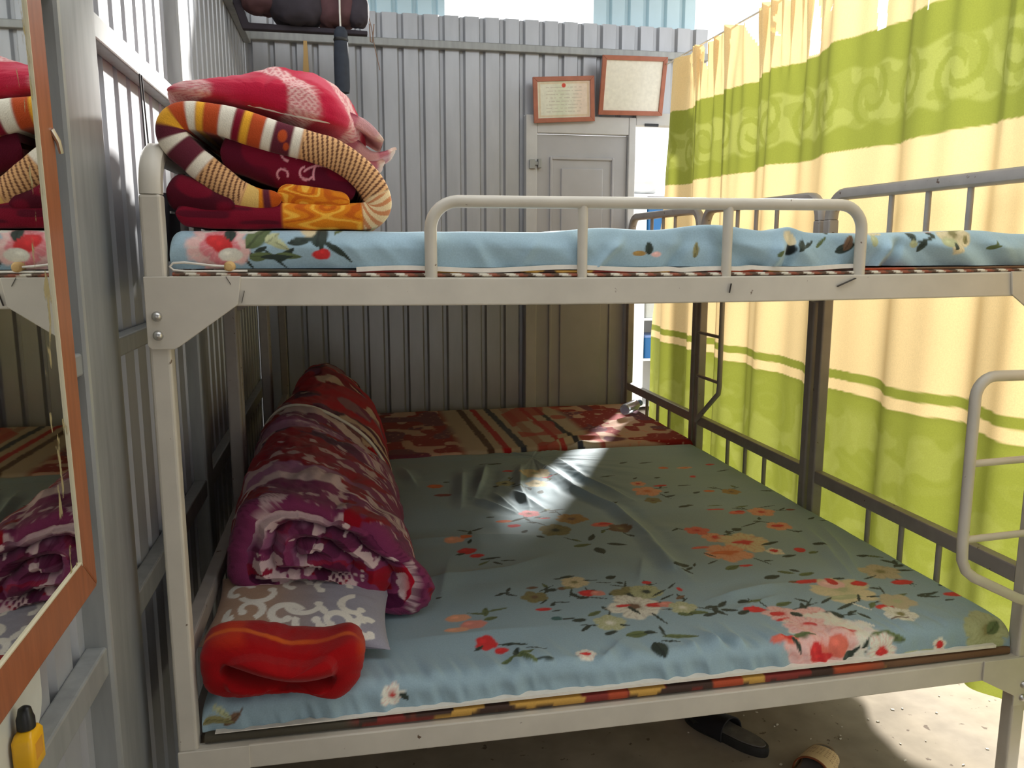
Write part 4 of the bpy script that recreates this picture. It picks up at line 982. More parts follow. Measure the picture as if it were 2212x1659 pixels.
# ---- lower bed: big purple comforter roll
PU, PUD, CRI, LAV, WP = A(124, 50, 88), A(74, 20, 54), A(140, 8, 28), A(158, 104, 136), A(206, 180, 180)
def col_comf(part, u, v, X, Y, Z):
    if part == 'body':
        yy = Y - .42 + (fbm(X * 9, Y * 9 + Z * 9, 41) - .5) * .16
        C = np.broadcast_to(PU, X.shape + (3,)).copy()
        right = sm(.30, .42, X - .06 * np.sin(Y * 7))
        for a, b, col in ((-.1, .04, PU), (.04, .10, WP), (.10, .16, LAV), (.16, .42, CRI), (.42, .50, PUD), (.50, .62, LAV), (.62, .72, PU), (.72, .92, WP), (.92, 1.1, A(92, 14, 30))):
            C = mixc(C, col, sm(a - .01, a + .01, yy) * sm(b + .01, b - .01, yy) * (1 - .85 * right * (b > .12)))
        C = mixc(C, WP, sm(.60, .64, fbm(X * 24, Y * 30, 43)) * .75); C = mixc(C, CRI, sm(.64, .67, fbm(X * 12, Y * 12 + Z * 12, 45)))
        C = mixc(C, PUD, (np.sin(X * 600) * np.sin(Y * 600) > .2) * sm(.55, .6, vn(X * 7, Y * 7, 47)) * .6)
        C = mixc(C, WP, sm(.006, .003, np.abs(Y - .455 - .02 * np.sin(X * 12))))
    else:
        sp = v * 3.3 + u
        n = fbm(X * 26, Z * 26, 51)
        C = np.broadcast_to(PU, X.shape + (3,)).copy()
        up = sm(.60, .70, Z)
        C = mixc(C, CRI, sm(.55, .58, fbm(X * 18, Z * 30, 53)) * (1 - .6 * up)); C = mixc(C, PUD, sm(.52, .56, fbm(X * 16 + 3, Z * 24, 55)) * (1 - .4 * up))
        C = mixc(C, WP, sm(.60, .63, fbm(X * 30, Z * 44, 57)))
        C = mixc(C, LAV, sm(.55, .62, fbm(X * 14, Z * 14, 59)) * .6 * up)
        C = mixc(C, A(176, 10, 34), sm(.44, .48, X) * sm(.62, .58, fbm(X * 20, Z * 20, 61)))
        lace = sm(.030, .026, np.hypot((X - .30) * .8, Z - .60)); C = mixc(C, A(210, 180, 180), lace * ((np.sin(X * 420) * np.sin(Z * 420) < .05) * .8))
        C = mixc(C, WP, sm(.75, .83, v) * sm(.70, .76, Z) * sm(.34, .2, X) * .9)
    return C
def cap_spiral(r, u, x, z):
    ph = r * 2.6 - u
    g = np.abs(((ph) % 1.0) - .5) * 2          # 0 in the groove, 1 on the layer
    return .045 * (1 - np.sqrt(np.clip(g, 0, 1))) * sm(0, .08, r) - .020 * np.sqrt(np.clip(1 - r ** 2, 0, 1)) + .02 * (fbm(x * 14, z * 14, 62) - .5)
cf0 = [(.045, .612), (.050, .680), (.070, .752), (.105, .806), (.170, .822), (.270, .797), (.375, .752), (.462, .672), (.512, .585), (.520, .525), (.480, .497), (.405, .505), (.325, .545), (.210, .578), (.110, .596)]
cf1 = [(-.035, .56), (.015, .690), (.07, .800), (.13, .846), (.21, .845), (.30, .800), (.39, .730), (.46, .650), (.492, .570), (.495, .510), (.43, .492), (.30, .492), (.15, .492), (.03, .500)]
cf2 = [(-.035, .56), (.00, .690), (.05, .800), (.12, .850), (.20, .850), (.29, .800), (.38, .720), (.45, .640), (.487, .560), (.49, .505), (.42, .492), (.30, .492), (.15, .492), (.03, .500)]
comf = bundle('comforter', [cf0, cf1, cf2], [.295, .70, 1.30], (.235, .69), cap_spiral, col_comf, M['fleece'], None, 300, 220, 120, .032, .016, 61, xmin=.022)
tag(comf, 'rolled purple, crimson and white comforter leaning on the left of the lower bed', 'comforter')
def col_back(part, u, v, X, Y, Z):
    C = np.broadcast_to(A(128, 20, 40), X.shape + (3,)).copy()
    C = mixc(C, A(80, 22, 50), sm(.52, .56, vn(X * 9 + Z * 5, Y * 12, 71))); C = mixc(C, A(206, 178, 158), sm(.64, .67, vn(X * 16 + Z * 8, Y * 22 + Z * 10, 73)))
    C = mixc(C, A(120, 60, 90), sm(.58, .62, vn(X * 12, Y * 9 + Z * 14, 75)) * .8); C = mixc(C, A(170, 26, 40), sm(.6, .63, vn(X * 11, Y * 11 + Z * 9, 77)))
    return C
cb0 = [(-.03, .60), (.02, .75), (.10, .83), (.19, .84), (.30, .79), (.40, .71), (.46, .62), (.485, .55), (.48, .51), (.38, .495), (.2, .495), (.04, .50)]
cb1 = [(.02, .58), (.09, .74), (.14, .86), (.20, .905), (.27, .895), (.36, .82), (.44, .72), (.48, .60), (.49, .525), (.42, .508), (.25, .508), (.08, .508)]
cb2 = [(.05, .58), (.10, .72), (.15, .82), (.21, .86), (.27, .85), (.36, .78), (.43, .69), (.47, .59), (.48, .525), (.42, .508), (.25, .508), (.08, .508)]
bb = bundle('blanket_bundle', [cb0, cb1, cb2], [1.315, 1.85, 2.30], (.2, .66), lambda r, u, x, z: -.01 * np.sqrt(np.clip(1 - r * r, 0, 1)), col_back, M['fleece'], None, 240, 140, 20, .05, .012, 81, xmin=.022)
tag(bb, 'dark red and purple patchwork blanket bundle behind the purple comforter', 'blanket')
MB().tube([tuple(p) for p in catmull([(.025, 1.315, .60), (.035, 1.305, .75), (.10, 1.30, .838), (.19, 1.30, .848), (.30, 1.30, .798), (.40, 1.30, .716), (.47, 1.305, .60)], 50)], .006, 8).build('piping', M['white_cloth'], bb, smooth=True)

# ---- patterned pillow
def pillow(name, cx, cy, cz, lx, ly, h, rx, rz, colfn, mat, parent=None):
    n = 120
    u = np.linspace(-1, 1, n); U, V = np.meshgrid(u, u)
    Rm = np.array(Matrix.Rotation(math.radians(rz), 3, 'Z') @ Matrix.Rotation(math.radians(rx), 3, 'X'))
    out = []
    pinch = 1 - .07 * (1 - np.abs(V) ** 2) * np.abs(U) ** 3
    pinch2 = 1 - .07 * (1 - np.abs(U) ** 2) * np.abs(V) ** 3
    prof = np.clip((1 - U ** 4) * (1 - V ** 4), 0, 1) ** .62
    X = U * lx / 2 * pinch; Y = V * ly / 2 * pinch2
    bend = -.16 * np.clip(X, 0, 1) ** 2 / lx - .05 * X
    Zt = prof * h / 2 + bend + .008 * (fbm(U * 3 + 4, V * 3, 91) - .5); Zb = -prof * h / 2 + bend
    top = np.stack([X, Y, Zt], -1); bot = np.stack([X, Y, Zb], -1)
    C = colfn(U * lx / 2, V * ly / 2)
    P = np.concatenate([top, bot[::-1]], 0) @ Rm.T + np.array([cx, cy, cz])
    CC = np.concatenate([C, C[::-1]], 0)
    return grid_obj(name, P, CC, mat, parent)
def col_pillow(X, Y):
    C = np.broadcast_to(A(150, 138, 138), X.shape + (3,)).copy()
    C = mixc(C, A(170, 140, 118), sm(.02, -.10, X)); C = mixc(C, A(150, 148, 160), sm(.0, .08, X))
    W_ = A(226, 222, 212)
    m = np.zeros_like(X)
    for cx, cy, r, a0, a1, w in ((-.11, -.05, .035, -60, 220, .008), (-.135, -.10, .028, 100, 330, .008), (-.03, -.07, .040, 20, 300, .009), (.03, -.10, .035, 150, 400, .008), (.02, -.03, .05, 180, 360, .008), (.085, -.09, .035, -30, 230, .009), (.125, -.03, .04, 90, 330, .008), (.155, -.10, .035, 60, 300, .009), (-.09, .02, .05, 200, 380, .008), (.06, .04, .05, 0, 220, .008), (-.15, .03, .035, 20, 260, .008), (-.02, .05, .035, 0, 250, .008)):
        ang = (np.degrees(np.arctan2(Y - cy, X - cx)) - a0) % 360; rr = np.hypot(X - cx, Y - cy); t = ang / (a1 - a0)
        rad = r * (1 - .55 * t)
        m = np.maximum(m, (ang < (a1 - a0)) * sm(w * 1.35, w * 1.0, np.abs(rr - rad) / (1 - .5 * np.abs(t - .35))))
        m = np.maximum(m, sm(.011, .009, np.hypot(X - cx - r * .45 * math.cos(math.radians(a1)), Y - cy - r * .45 * math.sin(math.radians(a1)))))
    for lx_, ly_, a in ((-.07, -.115, 30), (-.055, -.105, 60), (.055, -.055, 120), (.0, -.125, 10), (.11, -.125, 40), (.14, -.065, -60), (-.16, -.06, 80), (.06, -.12, 100)):
        ar = math.radians(a); u = ((X - lx_) * math.cos(ar) + (Y - ly_) * math.sin(ar)) / .022; v = (-(X - lx_) * math.sin(ar) + (Y - ly_) * math.cos(ar)) / .009
        m = np.maximum(m, sm(1.1, .9, np.hypot(u, v)))
    return mixc(C, W_, m)
pl = pillow('pillow', .215, .245, .562, .41, .27, .075, 9, -4, col_pillow, M['cloth'])
tag(pl, 'grey-beige pillow with white scrolls squeezed under the purple comforter', 'pillow')

# ---- folded red fleece at the front left
def col_red(part, u, v, X, Y, Z):
    C = np.broadcast_to(A(150, 6, 12), X.shape + (3,)).copy()
    C = mixc(C, A(206, 60, 14), sm(.55, .75, fbm(X * 9, Z * 20, 95)) * sm(.60, .64, Z) * .9)
    C = mixc(C, A(214, 90, 20), sm(.33, .36, X) * sm(.52, .60, Z) * .7)
    if part == 'body': C = mixc(C, A(214, 100, 24), sm(.012, .004, np.abs(Y - .03 - .012 * np.sin(X * 24))) * sm(.57, .60, Z) * .7)
    return C
def cap_red(r, u, x, z):
    line = .560 - .16 * (x - .03) + .010 * np.sin(x * 22)
    g = np.exp(-(np.abs(z - line) / .014) ** 1.4) * sm(.37, .24, x)
    g2 = np.exp(-((z - line - .045) / .02) ** 2)
    return .060 * g - .035 * np.sqrt(np.clip(1 - r * r, 0, 1)) - .012 * g2 + .006 * (fbm(x * 10, z * 20, 96) - .5)
rd0 = [(.016, .545), (.018, .592), (.060, .618), (.13, .620), (.20, .598), (.27, .586), (.325, .594), (.350, .568), (.352, .535), (.335, .492), (.300, .468), (.235, .486), (.16, .494), (.09, .492), (.035, .510)]
rd1 = [(.010, .530), (.014, .548), (.060, .550), (.13, .548), (.20, .545), (.27, .540), (.325, .538), (.350, .530), (.352, .535), (.335, .505), (.300, .492), (.235, .494), (.16, .494), (.09, .494), (.035, .500)]
rd = bundle('red_blanket', [rd0, rd0, rd1], [-.02, .07, .22], (.19, .555), cap_red, col_red, M['fleece'], None, 260, 60, 70, .05, .006, 97, xmin=.0205)
tag(rd, 'bright red fleece blanket folded thick at the front left of the lower bed', 'blanket')

# ------------------------------------------------------------------ curtain
def make_curtain():
    ny, nz = 680, 460
    v = np.linspace(0, 1, nz); t = np.linspace(0, 1, ny)
    T, V = np.meshgrid(t, v)
    Zt = 2.42 + .0 * T; Zb = .17
    # top edge sags between its hooks
    yfar = 2.93 - .30 * sm(.9, 2.2, Zb + (2.5 - Zb) * V)
    Y = -.75 + (yfar + .75) * T
    top = 2.345 + .24 * sm(1.45, .9, Y) + .035 * np.abs(np.sin(Y * 8.5))
    Z = Zb + (top - Zb) * V
    f = .5 + .5 * sm(.3, 1.0, V)
    ph = Y * 2 * math.pi / .40 + 1.2 * np.sin(Y * 3.1)
    X = 2.065 + .030 * np.sin(ph) * (1.0 - .25 * V) + .008 * np.sin(ph * 2.3 + Z * .9 + 1) + .008 * np.sin(ph * 4.1 + 2 * Z) * sm(.5, 1, V)
    # gathers pulled to the hooks at the very top
    X = X + .018 * np.sin(Y * 95 + 6 * np.sin(Y * 8.5)) * sm(.84, 1.0, V)
    CR, GR, GRL, GRD = A(238, 210, 154), A(142, 148, 60), A(164, 168, 84), A(118, 126, 48)
    n = fbm(Y * 9, Z * 9, 101); wav = .004 * np.sin(Y * 11)
    z = Z + wav
    C = np.broadcast_to(CR, Z.shape + (3,)).copy()
    C = C * (.95 + .1 * fbm(Y * 5, Z * 3, 103))[..., None]
    up = sm(1.725, 1.729, z) * sm(2.104, 2.100, z)
    C = mixc(C, GR, up)
    mot = sm(1.795, 1.812, z + .010 * np.sin(Y * 46)) * sm(2.000, 1.985, z + .010 * np.sin(Y * 40 + 1))
    C = mixc(C, GRL, mot)
    # damask scrolls inside the band
    q = (Y * 1.0) % .21 - .105; zz = z - 1.90
    rr = np.hypot(q, zz * .9); an = np.arctan2(zz, q)
    sc = (np.sin(rr * 120 + an * 2) > .25) * sm(.10, .085, rr) * sm(.018, .025, rr)
    C = mixc(C, GR, mot * sc * .8)
    C = mixc(C, GR, mot * sm(.55, .6, vn(Y * 22, Z * 22, 105)) * .6)
    C = mixc(C, GR, sm(.925, .928, z) * sm(.961, .958, z))
    lo = sm(.889, .886, z)
    C = mixc(C, GR * 1.05, lo)
    wx = .05 * (fbm(Y * 12, Z * 12, 111) - .5)
    dam = sm(.52, .58, fbm(Y * 8, Z * 8, 107)) * .5 + (np.sin((np.hypot(((Y + wx) % .33) - .165, ((z + wx) % .30) - .15) + 2 * wx) * 90) > .5) * .16
    C = mixc(C, GRL, lo * dam * sm(.86, .80, z))
    C = C * (1 - .10 * lo * sm(.86, .89, z))[..., None]
    P = np.stack([X, Y, Z], -1)
    # slits where the gathered panels part at the top and let the sky through
    gap = np.zeros(Y.shape, bool)
    for yc, z0, w0, w1, sl in ((1.30, 2.105, .034, .016, .03), (.915, 2.100, .020, .036, .0), (.635, 2.06, .001, .022, .0), (1.18, 2.22, .002, .034, -.35), (1.52, 2.22, .002, .05, .2), (1.76, 2.20, .001, .05, .1), (1.98, 2.26, .001, .05, .1), (2.2, 2.24, .002, .08, .1), (2.42, 2.29, .002, .10, .1)):
        t_ = (Z - z0) / .4
        gap |= (t_ > 0) & (np.abs(Y - yc - sl * t_) < w0 + (w1 - w0) * np.clip(t_, 0, 1))
    return grid_obj('curtain', P, C, M['curtain'], keep=~gap)
cur = make_curtain()
tag(cur, 'long cream and green banded curtain hanging beyond the foot of the beds', 'curtain')
# curtain cord
cr = MB().tube([(2.07, -.75, 2.615), (2.07, .9, 2.605), (2.07, 1.45, 2.37), (2.07, 2.60, 2.375), (2.12, 2.945, 2.40)], .004, 8).build('hanging_cord', M['cord'], cur, smooth=True)

# ------------------------------------------------------------------ mirror at the left edge
mr = empty('wall_mirror', (-.06, -.7, .9))
tag(mr, 'tall mirror in an orange-brown wooden frame on the left wall', 'mirror')
YR, YL, ZB_, ZT_ = -.318, -1.15, .872, 2.15
FW = .062
MB().box(-.062, -.0515, YL + .03, YR - .03, ZB_ + .03, ZT_ - .03).build('mirror_glass', M['mirror'], mr)
def stile(pts, nm): return MB().prism(pts, 'x', -.080, -.050).build(nm, M['wood'], mr, bevel=.003)
stile([(YR, ZB_), (YR - FW, ZB_ + FW), (YR - FW, ZT_ - FW), (YR, ZT_)], 'stile')
stile([(YL, ZB_), (YL, ZT_), (YL + FW, ZT_ - FW), (YL + FW, ZB_ + FW)], 'stile')
stile([(YR, ZB_), (YL, ZB_), (YL + FW, ZB_ + FW), (YR - FW, ZB_ + FW)], 'frame_rail')
stile([(YR, ZT_), (YR - FW, ZT_ - FW), (YL + FW, ZT_ - FW), (YL, ZT_)], 'frame_rail')
BE = mat_plain('pale_bead', (206, 196, 168), .4)
MB().box(-.0515, -.0485, YR - FW - .0015, YR - FW, ZB_ + FW - .004, ZT_ - FW).build('bead', BE, mr)
MB().box(-.0515, -.0485, YL + FW, YR - FW, ZB_ + FW, ZB_ + FW + .002).build('bead', BE, mr)
MB().tube([(-.050, YR - .012, 1.545), (-.045, YR - .004, 1.53), (-.045, YR + .004, 1.515)], .004, 8).build('hook', M['bolt'], mr, smooth=True)

mr.rotation_euler.x = math.radians(1.5)

# white plastic board propped on the wall purlin, and the yellow bottle in front of it
r = .055
back = [(-.78, .86), (-.78, .7005)] + [(-.382 - r + r * math.cos(a), .7005 + r + r * math.sin(a)) for a in np.linspace(-math.pi / 2, 0, 8)] + [(-.382, .86)]
cd = MB().prism(back, 'x', -.128, -.118).build('plastic_board', M['white_plastic'], None, bevel=.003)
tag(cd, 'dull white plastic board with rounded corner propped below the mirror', 'board')

bo = empty('glue_bottle', (-.104, -.475, .70))
tag(bo, 'small yellow plastic bottle with black cap standing on the wall rail below the mirror', 'bottle')
def rrect(w, d, r, n=5):
    out = []
    for cx, cy, a0 in ((w - r, d - r, 0), (-w + r, d - r, 90), (-w + r, -d + r, 180), (w - r, -d + r, 270)):
        for i in range(n + 1):
            a = math.radians(a0 + 90 * i / n); out.append((cx + r * math.cos(a), cy + r * math.sin(a)))
    return out
def stack(name, secs, c, mat, parent):
    mb = MB(); v = []; f = []; n = None
    for w, d, r, z in secs:
        pts = rrect(w, d, r); n = len(pts); v += [(c[0] + a, c[1] + b, c[2] + z) for a, b in pts]
    for i in range(len(secs) - 1):
        for k in range(n): f.append((i * n + k, i * n + (k + 1) % n, (i + 1) * n + (k + 1) % n, (i + 1) * n + k))
    f += [tuple(range(n - 1, -1, -1)), tuple((len(secs) - 1) * n + k for k in range(n))]
    return mb.add(v, f).build(name, mat, parent, smooth=True)
bc = (-.1015, -.492, .7005)
stack('body', [(.012, .021, .006, 0), (.0135, .023, .006, .003), (.0135, .023, .006, .045), (.0115, .018, .006, .052), (.007, .007, .0065, .056), (.007, .007, .0065, .06)], bc, M['yellow'], bo)
MB().lathe([(.0115, .056), (.0115, .070), (.0095, .076), (.008, .084), (.004, .087), (.0, .088)], 18, bc).build('cap', M['black'], bo, smooth=True)
stack('label', [(.0139, .0145, .003, .014), (.0139, .0145, .003, .038)], bc, mat_plain('label_gold', (214, 150, 40), .4), bo)

# ------------------------------------------------------------------ framed certificates
def certificate(lab, c4, tilt, glare_white, fw=.024):
    t = empty('framed_certificate', tuple(np.mean(np.array(c4), 0)))
    tag(t, lab, 'picture frame', 'framed certificates over the door')
    P = [np.array(p, float) for p in c4]      # tl, tr, br, bl (front face)
    cen = sum(P) / 4; ex = (P[1] - P[0] + P[2] - P[3]); W_ = np.linalg.norm(ex) / 2; ex /= np.linalg.norm(ex)
    ez = (P[0] - P[3] + P[1] - P[2]); H_ = np.linalg.norm(ez) / 2; ez -= ex * ex.dot(ez); ez /= np.linalg.norm(ez); ny_ = np.cross(ez, ex)  # points away from the viewer
    def q(a, b, d): return tuple(cen + ex * a + ez * b + ny_ * d)
    w, h = W_ / 2, H_ / 2
    def bar(pts, nm):
        v = [q(a, b, 0) for a, b in pts] + [q(a, b, .018) for a, b in pts]
        return MB().add(v, [(3, 2, 1, 0), (4, 5, 6, 7), (0, 1, 5, 4), (1, 2, 6, 5), (2, 3, 7, 6), (3, 0, 4, 7)]).build(nm, M['woodframe'], t, bevel=.002)
    bar([(-w, h), (w, h), (w - fw, h - fw), (-w + fw, h - fw)], 'frame_bar'); bar([(-w, -h), (-w + fw, -h + fw), (w - fw, -h + fw), (w, -h)], 'frame_bar')
    bar([(-w, h), (-w + fw, h - fw), (-w + fw, -h + fw), (-w, -h)], 'frame_bar'); bar([(w, h), (w, -h), (w - fw, -h + fw), (w - fw, h - fw)], 'frame_bar')
    n, m = 120, 90
    a = np.linspace(-w + fw * .8, w - fw * .8, n); b = np.linspace(-h + fw * .8, h - fw * .8, m); AA, BB = np.meshgrid(a, b)
    PP = cen + AA[..., None] * ex + BB[..., None] * ez + ny_ * .008
    C = np.broadcast_to(A(238, 236, 222) if glare_white else A(226, 226, 208), AA.shape + (3,)).copy()  # blank whiter paper paints in the glare on the glass
    if not glare_white:
        C = mixc(C, A(206, 214, 186), sm(.06, .0, np.abs(AA + .02)) * .6); C = mixc(C, A(236, 206, 190), sm(.03, .10, AA) * .6)
        inn = (np.abs(AA) < w - fw - .022) * (np.abs(BB) < h - fw - .018)
        bord = sm(.006, .003, np.minimum(np.abs(np.abs(AA) - (w - fw - .012)), np.abs(np.abs(BB) - (h - fw - .010)))) * (np.abs(AA) < w - fw - .008) * (np.abs(BB) < h - fw - .006)
        C = mixc(C, A(214, 190, 150), bord * .6)
        lines = (np.abs((BB / .018) % 1 - .5) < .13) * inn * (np.abs(AA) < .10) * (vn(AA * 140, np.floor(BB / .018), 3) > .35)
        C = mixc(C, A(186, 176, 160), lines * .6)
        C = mixc(C, A(206, 70, 60), sm(.013, .010, np.hypot(AA, BB - h + fw + .022)))
    pm = M['paper']
    grid_obj('paper', PP, C, pm, t, flip=True)
    v = [q(-w + fw * .6, -h + fw * .6, .012), q(w - fw * .6, -h + fw * .6, .012), q(w - fw * .6, h - fw * .6, .012), q(-w + fw * .6, h - fw * .6, .012)] + [q(-w + fw * .6, -h + fw * .6, .016), q(w - fw * .6, -h + fw * .6, .016), q(w - fw * .6, h - fw * .6, .016), q(-w + fw * .6, h - fw * .6, .016)]
    MB().add(v, [(3, 2, 1, 0), (4, 5, 6, 7), (0, 1, 5, 4), (1, 2, 6, 5), (2, 3, 7, 6), (3, 0, 4, 7)]).build('backing', M['board'], t)
    return t
certificate('faded certificate in reddish wooden frame above the grey door', [(1.358, 2.88, 2.306), (1.702, 2.88, 2.326), (1.722, 2.905, 2.092), (1.378, 2.905, 2.070)], 0, False)
certificate('larger certificate, paper whitened for glare, tilted forward in a wooden frame beside the curtain', [(1.748, 2.83, 2.422), (2.112, 2.83, 2.431), (2.108, 2.905, 2.128), (1.728, 2.905, 2.128)], 0, True)
for a, b in ((1.54, 2.33), (1.93, 2.43)):
    pass

# ------------------------------------------------------------------ things hung under the roof at the left
hb = empty('hanging_bundle', (.2, 2.3, 2.42))
tag(hb, 'dark bundle of bags on a sling frame hung under the roof', 'bundle')
MB().prism([(-.15, 2.60), (-.115, 2.60), (-.035, 2.355), (.47, 2.345), (.47, 2.328), (-.062, 2.328)], 'y', 2.26, 2.30).build('sling_frame', M['dark_cloth'], hb, bevel=.004)
def lump(name, c, s, mat, parent, seed):
    n, m = 48, 28
    th = np.linspace(0, 2 * math.pi, n, endpoint=False); ph = np.linspace(-math.pi / 2, math.pi / 2, m); T, PH = np.meshgrid(th, ph)
    sx = lambda v: np.sign(v) * np.abs(v) ** .7
    d = 1 + .22 * (fbm(np.cos(T) * 2 + 5, PH * 2 + np.sin(T) * 2, seed) - .5)
    P = np.stack([c[0] + s[0] * sx(np.cos(T)) * np.cos(PH) ** .7 * d, c[1] + s[1] * sx(np.sin(T)) * np.cos(PH) ** .7 * d, c[2] + s[2] * sx(np.sin(PH)) * d], -1)
    return grid_obj(name, P, np.ones(P.shape), mat, parent, closed_u=True)
lump('bag', (.02, 2.30, 2.485), (.10, .09, .09), M['plum_cloth'], hb, 201)
lump('bag', (.17, 2.29, 2.445), (.12, .10, .095), M['dark_cloth'], hb, 205)
lump('bag', (.33, 2.30, 2.455), (.10, .09, .10), M['plum_cloth'], hb, 209)
lump('bag', (.43, 2.28, 2.425), (.05, .06, .065), M['dark_cloth'], hb, 213)
MB().tube([(-.10, 2.25, 2.52), (-.085, 2.245, 2.485), (-.075, 2.245, 2.465)], .004, 6).build('buckle', M['cord'], hb, smooth=True)

um = empty('folded_umbrella', (.352, 2.2, 2.06))
tag(um, 'dark navy rolled umbrella hanging on a white cord', 'umbrella')
MB().lathe([(.0, 2.438), (.018, 2.436), (.028, 2.42), (.030, 2.40), (.027, 2.385), (.030, 2.37), (.033, 2.30), (.033, 2.19), (.030, 2.165), (.012, 2.16), (.0, 2.16)], 20, (.352, 2.2, -.098)).build('sleeve', M['navy_cloth'], um, smooth=True)
MB().lathe([(.0305, 2.378), (.0325, 2.385), (.0305, 2.392)], 20, (.352, 2.2, -.098)).build('band', M['black'], um, smooth=True)
MB().tube([(.352, 2.2, 2.335), (.351, 2.2, 2.40), (.352, 2.2, 2.46), (.36, 2.22, 2.56)], .004, 8).build('cord', M['cord'], um, smooth=True)

st = MB().prism([(.165, 2.45), (.183, 2.45), (.186, 2.38), (.190, 2.20), (.150, 2.20), (.163, 2.38)], 'y', 2.60, 2.606).build('webbing_strap', M['tan'])
st.location.y = .345
tag(st, 'tan strap hanging from the wall purlin behind the quilt', 'strap')
wr = MB().tube([tuple(p) for p in catmull([(.440, 2.6, 2.62), (.475, 2.6, 2.53), (.498, 2.6, 2.45), (.512, 2.6, 2.36), (.535, 2.6, 2.25)], 20)], .0022, 6).tube([(.49, 2.6, 2.46), (.493, 2.6, 2.38), (.502, 2.6, 2.375), (.512, 2.6, 2.46)], .003, 6).build('hanging_wire', M['wire'], None, smooth=True)
tag(wr, 'thin brown wire with a loop dangling right of the umbrella', 'wire')
ps = MB().tube([tuple(p) for p in catmull([(.46, 2.45, 2.62), (.468, 2.45, 2.56), (.470, 2.45, 2.52), (.476, 2.45, 2.56), (.492, 2.45, 2.62)], 20)], .008, 8).build('white_ribbon', M['cord'], None, smooth=True)
tag(ps, 'knotted white ribbon hanging right of the dark bundle', 'ribbon')

# dark bag hung between the left wall and the top bunk post
bg = empty('shoulder_bag', (-.06, .45, 1.36))
tag(bg, 'dark bag hung on the left wall behind the bed post', 'bag')
stack('body', [(.018, .07, .012, 0), (.026, .085, .015, .02), (.026, .085, .015, .12), (.018, .07, .012, .15)], (-.062, .42, 1.365), M['dark_cloth'], bg)
MB().box(-.04, -.034, .345, .385, 1.374, 1.380).build('zip', M['cord'], bg); MB().box(-.04, -.034, .345, .385, 1.47, 1.475).build('zip', M['cord'], bg)  # pale strips put in place of two white glints
MB().tube([(-.088, .40, 1.51), (-.0935, .41, 1.775), (-.0935, .43, 1.775), (-.088, .44, 1.51)], .0018, 6).build('strap', M['black'], bg, smooth=True)

# ------------------------------------------------------------------ seen through the gap beside the door
# tall cabinet outside, carrying a sack
cab = empty('white_cabinet', (2.83, 5.15, 0))
tag(cab, 'white cabinet standing outside the gap beside the door', 'cabinet')
MB().box(2.60, 2.825, 5.0, 5.02, .04, 1.84).build('door', M['white'], cab, bevel=.004)
MB().box(2.60, 2.615, 5.02, 5.35, 0, 1.84).build('side_panel', M['white'], cab)
MB().box(3.035, 3.05, 5.0, 5.35, 0, 1.84).build('side_panel', M['white'], cab)
MB().box(2.615, 3.035, 5.33, 5.35, 0, 1.84).build('back_panel', M['white'], cab)
for z in (.05, .45, .80, 1.18, 1.50, 1.84):
    MB().box(2.615, 3.035, 5.025, 5.33, z - .012, z + .008).build('shelf', M['white'], cab)
sk = empty('white_sack', (2.82, 5.17, 1.85))
tag(sk, 'bulging white sack on top of the white cabinet beyond the door', 'sack')
lump('bulge', (2.82, 5.17, 1.99), (.20, .15, .14), M['sack'], sk, 231); lump('bulge', (2.81, 5.17, 2.19), (.17, .13, .11), M['sack'], sk, 235)
def crate(z, h, mat, lab, x0=2.84, x1=3.02):
    c = empty('plastic_tub', (.5 * (x0 + x1), 5.16, z)); tag(c, lab, 'tub', 'tubs in the white cabinet')
    stack('body', [((x1 - x0) / 2 - .014, .10, .02, 0), ((x1 - x0) / 2 - .004, .115, .02, h * .9)], (.5 * (x0 + x1), 5.16, z), mat, c)
    stack('lid', [((x1 - x0) / 2, .121, .02, h * .9), ((x1 - x0) / 2, .121, .02, h)], (.5 * (x0 + x1), 5.16, z), M['blue2'] if mat is M['blue'] else M['blue'], c)
crate(1.509, .24, M['blue'], 'blue tub on the upper shelf of the white cabinet')
crate(1.189, .26, M['blue'], 'tall blue tub on the middle shelf of the white cabinet')
crate(.809, .18, M['white_plastic'], 'white tub with blue lid low in the white cabinet')
crate(.459, .20, M['blue'], 'blue tub on the lowest filled shelf of the white cabinet')
# water bottle lying by the wall end of the far lower bed
wb = empty('water_bottle', (1.885, 2.60, .51))
tag(wb, 'small clear bottle with pale blue cap lying at the far corner of the lower bed', 'bottle')
gl = mat_plain('clear_plastic', (225, 232, 238), .1); gl.node_tree.nodes['Principled BSDF'].inputs['Transmission Weight'].default_value = .8
WT = Matrix.Translation((1.775, 2.47, .545)) @ Matrix.Rotation(math.radians(42), 4, 'Z') @ Matrix.Rotation(math.radians(-4), 4, 'Y')
for nm, pr, mt_ in (('body', [(.0, .0), (.028, .002), (.030, .01), (.030, .11), (.024, .135), (.012, .150), (.012, .16)], gl), ('cap', [(.0, .154), (.017, .154), (.017, .178), (.0, .179)], M['blue2'])):
    o = MB().lathe(pr, 18, (0, 0, 0), 'x').build(nm, mt_, wb, smooth=True)
    o.data.transform(WT)

